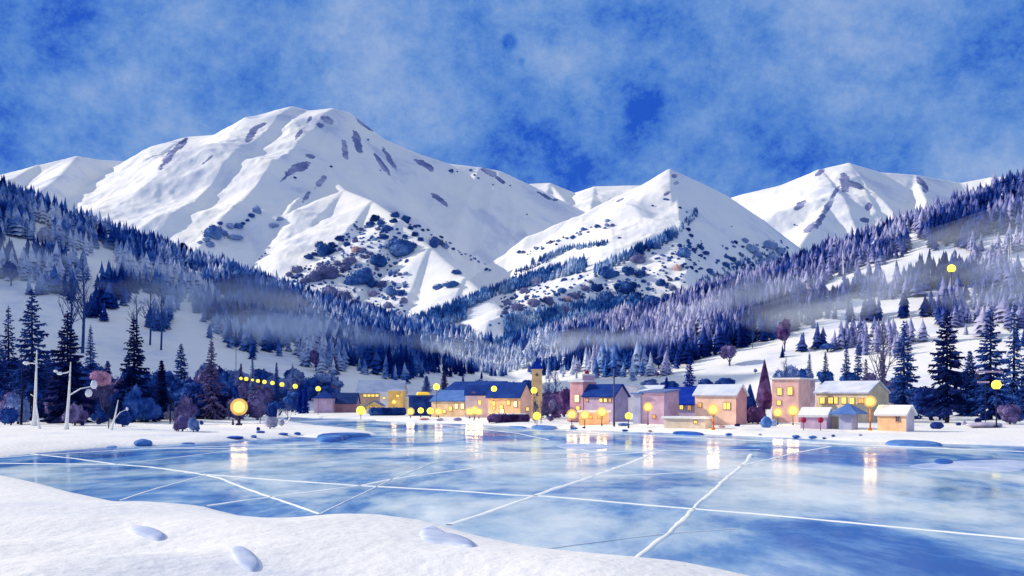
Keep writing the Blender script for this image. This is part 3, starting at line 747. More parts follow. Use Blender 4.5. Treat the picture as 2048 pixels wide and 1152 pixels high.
def leafy_mesh(seed, n_l=10, leaves=420, flat=0.9, ls=0.10):
    """unit-radius leafy crown: lobes wrapped in small leaf faces"""
    rd = random.Random(seed); m = MB(); L = []
    m.ball((0, 0, 0), 0.62, 10, 8, (1, 1, flat), 0.12, rd); L.append(((0, 0, 0), 0.62))
    for k in range(n_l):
        a = rd.uniform(0, 6.28); e = rd.uniform(-0.7, 1.3); q = rd.uniform(0.42, 0.62)
        c = (q * math.cos(a) * math.cos(e), q * math.sin(a) * math.cos(e), q * math.sin(e) * flat); r = rd.uniform(0.24, 0.42)
        m.ball(c, r, 9, 6, (1, 1, flat), 0.15, rd); L.append((c, r))
    for k in range(leaves):
        c, r = rd.choice(L); th, a = math.acos(rd.uniform(-1, 1)), rd.uniform(0, 6.28); R = r * rd.uniform(0.92, 1.28)
        p = Vector(c) + Vector((R * math.sin(th) * math.cos(a), R * math.sin(th) * math.sin(a), R * flat * math.cos(th)))
        u = Vector([rd.gauss(0, 1) for _ in range(3)]).normalized() * ls * rd.uniform(0.5, 1); w = Vector([rd.gauss(0, 1) for _ in range(3)]).normalized() * ls * rd.uniform(0.5, 1)
        m.add([p - u, p + w, p + u, p - w], [(0, 1, 2, 3)])
    return m
LC = {}
def leafy(px, cy, r, d, tone, label, name='bush', cat='bush', asp=1.0, group=None, seed=None, trunk=False, snowcap=False):
    if not trunk:
        q = hit([(px, cy + r * asp)], d * 0.72, d * 1.4)[0]
        if q[2]: d = q[1]
    elif d > 250:
        q = hit([(px, cy + r * asp * 1.25)], d * 0.6, d * 1.7, 400)[0]
        if q[2]: d = q[1]
    x = (px - 1024) / F * d; zc = CAMZ + (HZ - cy) / F * d; R = r / F * d; z0 = gz(x, d)
    if not trunk:                                   # a bush reaches the snow
        top_ = zc + R * asp; asp = max(0.25, (top_ - z0 + 0.3 * R * asp) / 2 / R); zc = top_ - R * asp
        if asp > 1.1: R *= min(1.8, asp) ; asp = (top_ - z0) / 1.7 / R; zc = top_ - R * asp
    sdx = (seed if seed is not None else int(px * 7 + cy)) % 5
    t = empty(name, (x, d, z0)); tag(t, uniq(label), cat, group)
    if (sdx, tone) not in LC: LC[(sdx, tone)] = leafy_mesh(sdx + 40).build('foliage', leaf[tone], None, False)
    else:
        LC[(sdx, tone)] = LC[(sdx, tone)]
    src = LC[(sdx, tone)]
    o = src if src.parent is None else src.copy()
    if o is not src: C.objects.link(o)
    o.parent = t; o.location = (0, 0, zc - z0); o.scale = (R, R, R * asp); o.rotation_euler = (0, 0, px % 6.28)
    k = MB(); top = max(0.4, zc - z0)
    k.tube([(0, 0, -0.3), (0.03 * top, 0, top)], [max(0.05, R * 0.09), max(0.03, R * 0.05)], 6)
    for i in range(4):
        a = i * 1.6 + px; k.tube([(0, 0, top * 0.25), (R * 0.5 * math.cos(a), R * 0.5 * math.sin(a), top)], [R * 0.04 + 0.02, 0.02], 5)
    k.build('trunk' if trunk else 'stems', twig if tone in ('mauve', 'plum', 'grey', 'pink') else bark, t)
    return t
def branching(m, p, dirv, L, r, depth, rd, spread=0.6, up=0.25, kids=3):
    q = p + dirv * L * 0.5 + Vector((rd.uniform(-.05, .05) * L, rd.uniform(-.05, .05) * L, 0)); e = q + (dirv + Vector((rd.uniform(-.1, .1), rd.uniform(-.1, .1), up * 0.3))).normalized() * L * 0.5
    m.tube([p, q, e], [r, r * 0.8, r * 0.55], 5 if depth else 4)
    if depth <= 0: return
    for k in range(kids):
        t = rd.uniform(0.3, 1.0); s = p + (e - p) * t
        v = (dirv + Vector([rd.gauss(0, spread) for _ in range(3)]) + Vector((0, 0, up))).normalized()
        branching(m, s, v, L * rd.uniform(0.5, 0.75), r * 0.5, depth - 1, rd, spread, up, kids)
def bare_tree(px, apex, d, tone, label, seed, hw=None, depth=3, kids=5, name='bare_tree', cat='bare tree', r0=None, spread=0.5, group=None):
    x = (px - 1024) / F * d; z0 = gz(x, d); h = CAMZ + (HZ - apex) / F * d - z0; rd = random.Random(seed)
    t = empty(name, (x, d, z0)); tag(t, uniq(label), cat, group)
    r = r0 or h * 0.018
    k = MB(); k.tube([(0, 0, -0.4), (0.02 * h, 0, h * 0.5), (0, 0, h)], [r, r * 0.7, r * 0.15], 7); k.build('trunk', tone, t, True)
    b = MB()
    for i in range(int(kids * 3)):
        u = rd.uniform(0.22, 0.95); a = rd.uniform(0, 6.28)
        v = Vector((math.cos(a) * spread, math.sin(a) * spread, 0.75)).normalized()
        branching(b, Vector((0, 0, h * u)), v, h * 0.30 * (1.15 - u), r * 0.45 * (1.1 - u) + 0.015, depth - 1, rd)
    b.build('branches', tone, t)
    return t

# --- west bank: the big spruces and the dark growth under them
spruce(17, 610, 235, 40, 'navy', 'navy spruce at the picture edge, behind the taller drooping one', 1, gap=1.5, fat=1.2)
spruce(64, 574, 205, 62, 'navy', 'tallest navy spruce on the west bank with long drooping boughs', 2, gap=1.8, droop=0.42, fat=1.5, bottom=0.24)
spruce(135, 620, 190, 62, 'ink', 'near black spruce with ragged heavy boughs behind the white birch', 3, gap=1.35, droop=0.30, fat=1.7)
spruce(268, 632, 200, 50, 'ink', 'tall near black spruce beside the pink shrub', 4, gap=1.25, droop=0.30, fat=1.25)
spruce(323, 719, 215, 24, 'ink', 'small dense black spruce right of the tall one by the pink shrub', 5, gap=0.8, fat=1.0)
spruce(362, 686, 270, 34, 'blue', 'mid blue spruce rising over the scrub between two darker ones', 6, gap=1.0)
spruce(423, 676, 220, 36, 'mauve', 'slender violet grey spruce with open boughs near the glowing lantern', 7, gap=1.5, fat=0.9)
spruce(181, 649, 330, 24, 'blue', 'faint blue spruce standing far back between the two black ones', 8, gap=1.1)
spruce(95, 700, 240, 40, 'blue', 'short blue spruce under the drooping tall one', 9, gap=1.0)
spruce(215, 720, 250, 32, 'navy', 'short navy spruce behind the pink shrub', 10, gap=1.0)
spruce(-8, 660, 225, 44, 'navy', 'navy spruce cut off by the picture edge', 12, gap=1.0)
for i, (px, apex, d, hw, tone, where) in enumerate([(505, 714, 330, 13, 'pale', 'tiny pale spruce on the slope above the string of lamps'), (553, 724, 330, 11, 'blue', 'tiny mid blue spruce on the slope above the string of lamps'),
        (585, 727, 330, 15, 'pale', 'small pale spruce among the bushes above the sixth yellow lamp'), (600, 771, 290, 9, 'cobalt', 'small bright blue spruce in front of the hazy bushes'),
        (611, 770, 288, 9, 'cobalt', 'second small bright blue spruce leaning on its twin'), (482, 726, 360, 9, 'mauve', 'faint violet spruce beside the bare utility pole'),
        (853, 751, 420, 12, 'pale', 'pale violet spruce on the snow above the yellow block'), (888, 738, 420, 12, 'mauve', 'slender grey spruce above the long blue roof'), (926, 752, 400, 8, 'blue', 'tiny blue spruce above the pale gable'),
        (669, 712, 430, 12, 'mauve', 'open grey spruce below the wooded slope'), (1619, 705, 330, 13, 'pale', 'pale blue spruce above the pink tower house'), (1651, 702, 320, 17, 'navy', 'dark blue spruce above the violet block'),
        (1693, 688, 310, 20, 'blue', 'blue spruce above the long yellow hall, the one with a taller twin'), (1716, 681, 312, 20, 'blue', 'blue spruce above the long yellow hall, the taller twin'),
        (1732, 716, 300, 16, 'mauve', 'short violet spruce beside the two blue twins'), (1808, 639, 215, 46, 'blue', 'tall hazy blue spruce behind the peach hut'),
        (1667, 571, 520, 16, 'mauve', 'feathery violet spruce high on the sunny hillside'), (1503, 640, 480, 16, 'navy', 'dark blue spruce at the lower edge of the violet wood'), (1379, 715, 262, 24, 'cobalt', 'bright blue spruce towering over the blue roof'),
        (1333, 753, 262, 9, 'cobalt', 'small bright blue spruce poking over the blue roof')]):
    spruce(px, apex, d, hw, tone, where, 30 + i, gap=1.35 if hw > 12 else 1.0, fat=1.0 if hw < 18 else 1.2)
spruce(1894, 619, 185, 62, 'ink', 'great near black spruce on the east bank with a bare trunk foot', 60, gap=1.5, droop=0.33, fat=1.6, bottom=0.17)
spruce(1981, 612, 205, 52, 'navy', 'navy spruce behind the round street lantern', 61, gap=1.5, droop=0.15, fat=1.5)
spruce(2028, 604, 225, 40, 'blue', 'thin blue spruce at the eastern picture edge', 62, gap=1.7, fat=1.0)
spruce(2075, 640, 215, 60, 'navy', 'wide navy spruce half outside the frame', 63, gap=1.1)
spruce(1940, 700, 235, 40, 'navy', 'low navy spruce filling the gap behind the great black one', 64, gap=0.9)
bare_tree(1764, 636, 240, twig, 'tall leafless grey tree between the hall and the hazy spruce', 70, depth=3, kids=5, spread=0.3)
spruce(1764, 700, 246, 20, 'mauve', 'low violet spruce at the foot of the tall leafless tree', 71, gap=1.2)

under = [(30, 745, 40, 245, 'navy'), (80, 770, 34, 240, 'blue'), (120, 745, 44, 250, 'navy'), (175, 760, 38, 245, 'blue'), (205, 790, 34, 215, 'mauve'), (150, 800, 34, 210, 'navy'), (110, 815, 28, 200, 'mauve'), (252, 800, 42, 205, 'navy'),
    (292, 815, 30, 195, 'blue'), (310, 785, 32, 225, 'navy'), (350, 775, 34, 245, 'blue'), (385, 790, 32, 240, 'blue'), (345, 805, 22, 225, 'navy'), (395, 815, 22, 220, 'mauve'), (425, 800, 30, 235, 'navy'), (60, 805, 26, 205, 'navy'), (5, 800, 30, 215, 'mauve'),
    (460, 790, 34, 240, 'mauve'), (500, 778, 32, 255, 'mauve'), (530, 790, 30, 245, 'mauve'), (475, 815, 26, 215, 'mauve'), (515, 812, 28, 218, 'mauve'), (548, 815, 22, 220, 'navy'), (415, 745, 26, 300, 'pale'), (555, 770, 30, 300, 'pale'), (590, 760, 28, 310, 'pale'), (620, 775, 26, 305, 'blue'), (640, 760, 24, 320, 'pale'), (585, 800, 24, 290, 'blue'),
    (525, 755, 26, 310, 'blue'), (665, 765, 20, 320, 'pale'), (480, 760, 26, 310, 'pale')]
for i in range(78):
    px = random.uniform(-10, 455); cy = random.uniform(742, 828); d = 262 - (cy - 742) * 0.85 + random.uniform(-8, 8); r = random.uniform(15, 27) * (0.75 if cy > 815 else 1)
    under.append((px, cy, r, d, random.choice(['navy', 'navy', 'navy', 'blue', 'blue', 'mauve', 'ink'])))
for i in range(22):
    px = random.uniform(430, 680); cy = random.uniform(748, 800); under.append((px, cy, random.uniform(13, 22), 300 + random.uniform(-15, 25), random.choice(['pale', 'blue', 'blue', 'mauve'])))
TN = {'navy': 'navy', 'blue': 'mid blue', 'pale': 'pale blue', 'mauve': 'violet grey', 'ink': 'near black'}
for i, (px, cy, r, d, tone) in enumerate(under):
    wh = 'under the tall west bank spruces' if px < 400 else ('around the glowing lantern' if px < 575 and d < 270 else 'below the string of yellow lamps')
    leafy(px, cy, r, d, tone, f'{TN[tone]} leafy bush in the thick growth {wh}', group=f'{TN[tone]} bushes {wh}', seed=i)
leafy(205, 757, 25, 186, 'pink', 'pink leafy shrub between two near black spruces', trunk=True)
leafy(36, 793, 18, 182, 'pale', 'round pale blue bush beside the tallest spruce trunk')
leafy(22, 818, 13, 176, 'navy', 'small dark bush at the foot of the round pale one')
for i, (px, cy, r, d, tone, lb) in enumerate([(342, 829, 15, 150, 'grey', 'pale grey bush half buried in the snow, widest of the bank row'), (365, 829, 12, 148, 'mauve', 'violet bush half buried in the snow between two pale ones'), (387, 835, 8, 146, 'pale', 'small pale bush half buried in the snow'),
        (403, 845, 6, 140, 'blue', 'tiny blue bush nearest the ice on the west bank'), (370, 795, 14, 200, 'mauve', 'round violet bush low on the west bank'), (150, 815, 18, 175, 'mauve', 'violet bush behind the white birch trunk'), (145, 838, 12, 160, 'navy', 'dark bush at the foot of the white birch'),
        (200, 830, 20, 172, 'navy', 'dark bush between the birch and the snowy stump'), (245, 835, 22, 168, 'navy', 'dark bush hanging over the bank below the pink shrub'), (540, 842, 18, 195, 'grey', 'pale grey bush near the tip of the snow spit'), (563, 845, 9, 190, 'grey', 'small grey bush at the tip of the snow spit'),
        (265, 770, 14, 190, 'blue', 'blue bush inside the skirt of the tall black spruce')]):
    leafy(px, cy, r, d, tone, lb, asp=0.85)

def white_birch(px, base_y, apex, d, label, seed, lean=0.0, arms=()):
    x = (px - 1024) / F * d; z0 = gz(x, d); h = CAMZ + (HZ - apex) / F * d - z0
    t = empty('birch', (x, d, z0)); tag(t, uniq(label), 'birch')
    r = 0.018 * h + 0.08
    k = MB(); k.tube([(0, 0, -0.4), (0.2 * lean, 0, h * 0.12), (lean * 0.6, 0, h * 0.5), (lean, 0, h)], [r * 1.9, r, r * 0.75, r * 0.3], 8); k.build('trunk', birch, t, True)
    for (u, dx, dz, c) in arms:
        p0 = Vector((lean * u, 0, h * u)); p1 = p0 + Vector((dx * 0.5, 0.2, dz * 0.75)); p2 = p0 + Vector((dx, 0.3, dz))
        a = MB(); a.tube([p0, p1, p2], [r * 0.5, r * 0.35, r * 0.25], 6); o = a.build('branch', birch, t, True)
        for q in c:
            s = MB(); s.ball(p2 + Vector((q[0], 0, q[1])), q[2], 10, 8, (1, 0.8, q[3]), 0.1); s.build('snow_clump', snow, o, True)
    return t
white_birch(132, 855, 724, 158, 'tall white birch trunk with one crooked snowy branch', 1, 0.75, [(0.5, 3.7, 1.5, [(0.2, 0.25, 0.5, 1.4), (-0.6, -1.1, 0.55, 1.1)]), (0.86, -1.5, -0.3, [(-0.3, 0, 0.45, 0.6), (-0.9, 0.35, 0.35, 0.6)])])
white_birch(222, 855, 800, 152, 'short leaning white birch stub on the west bank', 2, 1.1, [(0.3, 1.9, 1.7, [(0.1, 0.1, 0.2, 1.3)])])
white_birch(80, 845, 790, 160, 'thin bent white sapling beside the tallest spruce trunk', 3, -0.8, [(0.8, -1.0, 1.2, [])])
white_birch(68, 845, 700, 172, 'thin tall pale trunk in front of the tallest spruce', 4, 0.5, [(0.82, -1.6, 0.1, [(-0.3, 0, 0.6, 0.5)])])
white_birch(553, 860, 818, 188, 'small white birch by the snow spit', 5, 0.3, [(0.5, 1.0, 1.4, []), (0.4, 0.6, 1.9, [])])
white_birch(571, 858, 822, 190, 'white twig bush stem at the spit tip', 6, 1.4, [(0.5, 0.3, 1.5, [])])
bare_tree(217, 790, 156, bark, 'dark bare trunk beside the short leaning birch', 81, depth=2, kids=3)
bare_tree(520, 800, 192, twig, 'bare dark twiggy tree beside the glowing lantern bushes', 82, depth=3, kids=5)
bare_tree(575, 800, 205, twig, 'pale bare twiggy tree near the spit tip', 83, depth=3, kids=5, spread=0.7)
bare_tree(42, 700, 178, bark, 'black leaning snag beside the round pale bush', 84, depth=1, kids=1)
bare_tree(340, 778, 185, bark, 'dark bare shrub in front of the small black spruce', 85, depth=2, kids=4)
bare_tree(1110, 735, 300, twig_blue, 'tall blue bare tree behind the plum bushes', 86, depth=3, kids=6, spread=0.35)
bare_tree(1097, 745, 296, twig_blue, 'shorter blue bare tree next to the church tower', 87, depth=3, kids=6, spread=0.35)
bare_tree(1070, 792, 196, twig, 'leafless brown shrub at the foot of the church tower', 88, depth=3, kids=6, spread=0.3)
bare_tree(1082, 800, 194, twig, 'second leafless brown shrub leaning off the church tower', 89, depth=3, kids=5, spread=0.5)
bare_tree(1572, 712, 340, twig_blue, 'blue bare tree above the pink tower house', 90, depth=3, kids=6, spread=0.35)
for i, (px, apex, d, lb) in enumerate([(272, 590, 420, 'dark bare tree below the forest in the shaded snowfield'), (300, 575, 430, 'bare many stemmed tree in the shaded snowfield'), (322, 580, 425, 'bare forked tree beside the many stemmed one'), (455, 610, 470, 'bare tree in front of the violet round tree on the shaded slope'), (140, 540, 400, 'feathery bare tree high on the shaded slope'),
        (165, 520, 400, 'tall feathery bare tree high on the shaded slope'), (1730, 640, 420, 'pale bare tree at the edge of the violet wood'), (1465, 650, 460, 'slim bare tree on the snow near the round violet tree'), (1505, 650, 450, 'bare tree at the foot of the dark blue hillside spruce')]):
    bare_tree(px, apex, d, twig_blue, lb, 100 + i, depth=3, kids=6, spread=0.4, group='bare trees on the hillsides')
for i, (px, top, d) in enumerate([(1938, 480, 520), (1968, 545, 480), (1980, 540, 480), (1998, 520, 500), (2015, 490, 500), (2024, 480, 510), (1858, 540, 500), (1688, 500, 560)]):
    white_birch(px, 0, top, d, 'slim pale trunk standing alone in the violet wood', 200 + i, 0.8 * (-1) ** i)['group'] = 'pale trunks in the violet wood'

# lone rounded trees on the hillsides and above the village
for px, cy, r, d, tone, asp, lb in [(488, 640, 20, 520, 'mauve', 1.2, 'round violet tree at the lower edge of the shaded wood'), (605, 688, 11, 480, 'mauve', 1.3, 'small violet tree beside a larger round one on the shaded slope'), (632, 716, 18, 430, 'mauve', 1.2, 'large round violet tree on the shaded snow slope'),
        (22, 540, 17, 460, 'navy', 1.5, 'egg shaped dark blue tree at the top of the shaded snowfield'), (90, 470, 20, 560, 'grey', 1.2, 'pale grey frosted tree inside the shaded wood'), (1569, 663, 17, 470, 'plum', 1.9, 'egg shaped plum tree at the edge of the violet wood'), (1459, 704, 22, 430, 'mauve', 1.0, 'round violet grey tree alone on the sunny snow'),
        (1317, 725, 12, 330, 'navy', 0.8, 'round dark blue tree above the village, largest of the row'), (1297, 739, 6, 320, 'mauve', 1.0, 'small round grey bush below the dark blue one above the village'), (1314, 748, 6, 315, 'mauve', 1.0, 'oval grey bush lowest of the row above the village'),
        (1278, 734, 4, 325, 'mauve', 1.2, 'tiny grey bush on the snow above the village'), (1251, 742, 4, 320, 'mauve', 1.2, 'tiny grey bush above the low blue roof'), (1511, 741, 5, 320, 'pale', 1.0, 'tiny pale blue bush on open snow by the cone tree'), (1655, 693, 18, 400, 'blue', 0.5, 'low blue bush patch in the white glade'),
        (1590, 545, 20, 600, 'farmauve', 1.0, 'hazy violet round tree in the sunny wood'), (1900, 590, 12, 430, 'mauve', 0.8, 'round violet bush below the lamp on the hillside'), (1886, 575, 14, 460, 'navy', 1.0, 'round navy tree next to the hillside lamp'), (2025, 388, 14, 640, 'ink', 1.0, 'near black round tree on the crest by the picture edge'), (368, 498, 11, 640, 'ink', 1.6, 'near black tree on the crest of the shaded hill')]:
    leafy(px, cy, r, d, tone, lb, name='round_tree', cat='tree', asp=asp, trunk=True)
# growth around the village
for px, cy, r, d, tone, asp, lb in [(1112, 800, 28, 225, 'plum', 0.95, 'large plum bush between the church tower and the pink house'), (1095, 790, 16, 232, 'mauve', 1.2, 'violet bush against the church tower'), (1128, 785, 16, 240, 'plum', 1.0, 'plum bush behind the large one by the pink house'),
        (1112, 829, 13, 196, 'plum', 0.6, 'low plum bush under the large one'), (1101, 836, 8, 188, 'mauve', 0.9, 'small violet bush beside the yellow ball lamp'), (1405, 0, 0, 0, '', 0, ''), (1478, 800, 14, 196, 'mauve', 1.3, 'violet bush against the end wall of the peach house'), (1497, 808, 15, 190, 'navy', 1.2, 'navy bush under the dark pointed tree'),
        (1483, 820, 12, 186, 'plum', 0.9, 'plum bush low beside the peach house'), (1516, 815, 13, 187, 'plum', 0.9, 'plum bush at the foot of the cone tree'), (1239, 834, 9, 172, 'mauve', 1.0, 'round mauve bush next to the tall lamp pole'), (1214, 841, 8, 165, 'mauve', 0.8, 'round grey bush at the corner of the lit shopfront'),
        (1303, 834, 13, 168, 'mauve', 0.95, 'round mauve bush in front of the mauve house'), (1725, 832, 11, 158, 'mauve', 0.9, 'small violet bush between the kiosk and the orange post'), (1746, 826, 11, 152, 'navy', 1.1, 'round navy bush beside the peach hut'), (1775, 815, 10, 176, 'plum', 1.0, 'plum bush behind the peach hut'),
        (1790, 775, 34, 232, 'mauve', 1.0, 'wide violet bush behind the peach hut'), (1835, 800, 30, 215, 'mauve', 1.1, 'violet bush beside the great black spruce'), (1862, 790, 26, 205, 'navy', 1.2, 'navy bush in the skirt of the great black spruce'), (1925, 800, 28, 210, 'navy', 1.1, 'navy bush behind the great black spruce trunk'), (1950, 812, 20, 190, 'mauve', 1.0, 'violet bush by the street lantern'),
        (1965, 775, 34, 235, 'blue', 1.1, 'blue bush filling the back behind the street lantern'), (2010, 790, 30, 225, 'blue', 1.1, 'blue bush below the thin edge spruce'), (2040, 800, 30, 215, 'navy', 1.1, 'navy bush at the picture edge'), (2020, 812, 16, 178, 'mauve', 0.9, 'mauve bush on the snow under the thin edge spruce'), (2040, 822, 14, 172, 'mauve', 0.9, 'low mauve bush at the picture edge'),
        (1990, 822, 14, 180, 'mauve', 0.8, 'low violet bush behind the lantern post'), (1585, 745, 20, 300, 'pale', 1.0, 'pale blue bush above the pink tower house'), (1610, 748, 18, 300, 'blue', 0.9, 'mid blue bush above the violet block'), (1560, 750, 12, 300, 'pale', 1.2, 'small pale blue bush by the cone tree'), (1650, 752, 22, 290, 'blue', 0.8, 'blue bush behind the long yellow hall'), (1700, 755, 24, 285, 'blue', 0.7, 'blue bush behind the middle of the long yellow hall'),
        (1740, 758, 20, 275, 'mauve', 0.9, 'violet bush behind the end of the long yellow hall'), (1300, 765, 22, 300, 'pale', 0.45, 'low pale blue hedge bush behind the flat white house'), (1340, 768, 20, 300, 'blue', 0.45, 'low blue bush behind the blue roof'), (1410, 766, 22, 296, 'blue', 0.5, 'low blue bush behind the snowy peach house'), (1450, 763, 22, 298, 'blue', 0.5, 'low blue bush behind the ridge of the peach house'),
        (1020, 772, 30, 420, 'blue', 0.5, 'wide blue bush behind the long dark roof'), (960, 770, 30, 420, 'pale', 0.5, 'wide pale bush behind the long dark roof'), (1055, 768, 20, 400, 'blue', 0.6, 'blue bush beside the church tower')]:
    if d: leafy(px, cy, r, d, tone, lb, asp=asp)
def cone_tree(px, apex, base, hw, d, tone, label):
    x = (px - 1024) / F * d; z0 = gz(x, d); k_ = d / F; top = CAMZ + (HZ - apex) * k_ - z0; lo = CAMZ + (HZ - base) * k_ - z0
    t = empty('pointed_tree', (x, d, z0)); tag(t, uniq(label), 'tree'); rd = random.Random(int(px)); m = MB(); R = hw * k_
    rings = 16; prof = []
    for i in range(rings + 1):
        u = i / rings; prof.append((lo + (top - lo) * u, R * (min(1, 0.62 + u * 2.4) if u < 0.16 else (1 - (u - 0.16) / 0.84)) ** 0.9 + 0.04))
    seg = 16; b = 0
    for zz, r in prof:
        for k in range(seg):
            a = 2 * math.pi * k / seg; q = r * (1 + 0.07 * math.sin(5 * a + zz) + rd.uniform(-.05, .05)); m.v.append((q * math.cos(a), q * math.sin(a), zz))
    for i in range(rings):
        for k in range(seg): m.f.append((i * seg + k, i * seg + (k + 1) % seg, (i + 1) * seg + (k + 1) % seg, (i + 1) * seg + k))
    m.f.append(tuple(reversed(range(seg))))
    for _ in range(900):
        u = rd.random() ** 1.3; zz = lo + (top - lo) * u; r = R * (min(1, 0.62 + u * 2.4) if u < 0.16 else max(0, 1 - (u - 0.16) / 0.84)) ** 0.9 + 0.05; a = rd.uniform(0, 6.28)
        p = Vector((r * math.cos(a), r * math.sin(a), zz)); U = Vector((0, 0, -0.24)) + Vector([rd.gauss(0, .05) for _ in range(3)]); Wv = Vector((-math.sin(a), math.cos(a), 0)) * 0.09
        o_ = Vector((math.cos(a), math.sin(a), 0)) * 0.08
        m.add([p - Wv, p + Wv, p + U + o_], [(0, 1, 2)])
    m.build('crown', leaf[tone], t)
    k = MB(); k.tube([(0, 0, -0.4), (0, 0, max(0.6, lo + 0.4))], [R * 0.16, R * 0.13], 8); k.build('trunk', rust, t, True)
    return t
cone_tree(1529, 719, 818, 16.5, 200, 'plum', 'tall plum coloured cone tree between the peach house and the pink tower')
cone_tree(1500, 768, 822, 13, 193, 'navy', 'short navy pointed tree beside the tall plum cone')

# ---------------------------------------------------------------- village
def paint(name, c, sc_=0.5, var=14):
    return pigment(name, [tuple(max(0, v - var) for v in c), c, tuple(min(255, v + var) for v in c)], scale=sc_, rough=0.85, bump=0.01, bscale=6, spec=0.1, fine=0.15)
P_ = {k: paint('plaster_' + k, tuple(int(v + (w_ - v) * (0.34 if k not in ('yellow', 'lemon', 'orange') else 0.28)) for v, w_ in zip(c, (255, 236, 214)))) for k, c in {
 'mauve': (170, 140, 190), 'rose': (214, 140, 160), 'peach': (236, 184, 160), 'ochre': (214, 176, 134), 'sand': (214, 196, 160), 'yellow': (248, 204, 92), 'cream': (248, 226, 178), 'orange': (236, 178, 128),
 'lavender': (196, 184, 212), 'violet': (136, 126, 186), 'white': (232, 234, 244), 'pink': (234, 176, 176), 'maroon': (140, 88, 118), 'periwinkle': (128, 148, 208), 'tan': (212, 196, 176), 'lemon': (250, 214, 70)}.items()}
R_ = {k: paint('roof_' + k, c, 0.4, 10) for k, c in {'navy': (22, 60, 140), 'blue': (84, 122, 190), 'cobalt': (8, 50, 160), 'slate': (110, 130, 180), 'ink': (34, 60, 120)}.items()}
R_['snow'] = snow
R_['snowblue'] = pigment('snow_blue', [(188, 200, 224), (208, 216, 234), (226, 230, 240)], scale=0.3, rough=0.8)
P_['shop'] = P_['orange']; P_['navy'] = paint('plaster_navy', (34, 62, 132))
lit = glow('window_lit', (255, 214, 104), 1.15)
lit2 = glow('window_bright', (255, 236, 160), 1.5)
dim = glow('window_dim', (236, 176, 92), 0.55)
dark_glass, n_, b_ = new_mat('window_dark'); b_.inputs['Base Color'].default_value = rgba((70, 76, 120)); b_.inputs['Roughness'].default_value = 0.2
frame_m = paint('window_frame', (176, 136, 116), 2, 8)
def part(mb, name, mat, root, smooth=False, off=None):
    off = off or root.location
    mb.v = [(p[0] - off[0], p[1] - off[1], p[2] - off[2]) for p in mb.v]
    return mb.build(name, mat, root, smooth)
GL = {'lit': lit, 'bright': lit2, 'dim': dim, 'dark': dark_glass}
def prism(m, poly, dirv):
    """extrude a planar polygon along a vector"""
    n = len(poly); a = [Vector(p) for p in poly]; b = [p + dirv for p in a]
    m.add(a + b, [tuple(range(n))[::-1], tuple(range(n, 2 * n))] + [(i, (i + 1) % n, n + (i + 1) % n, n + i) for i in range(n)])
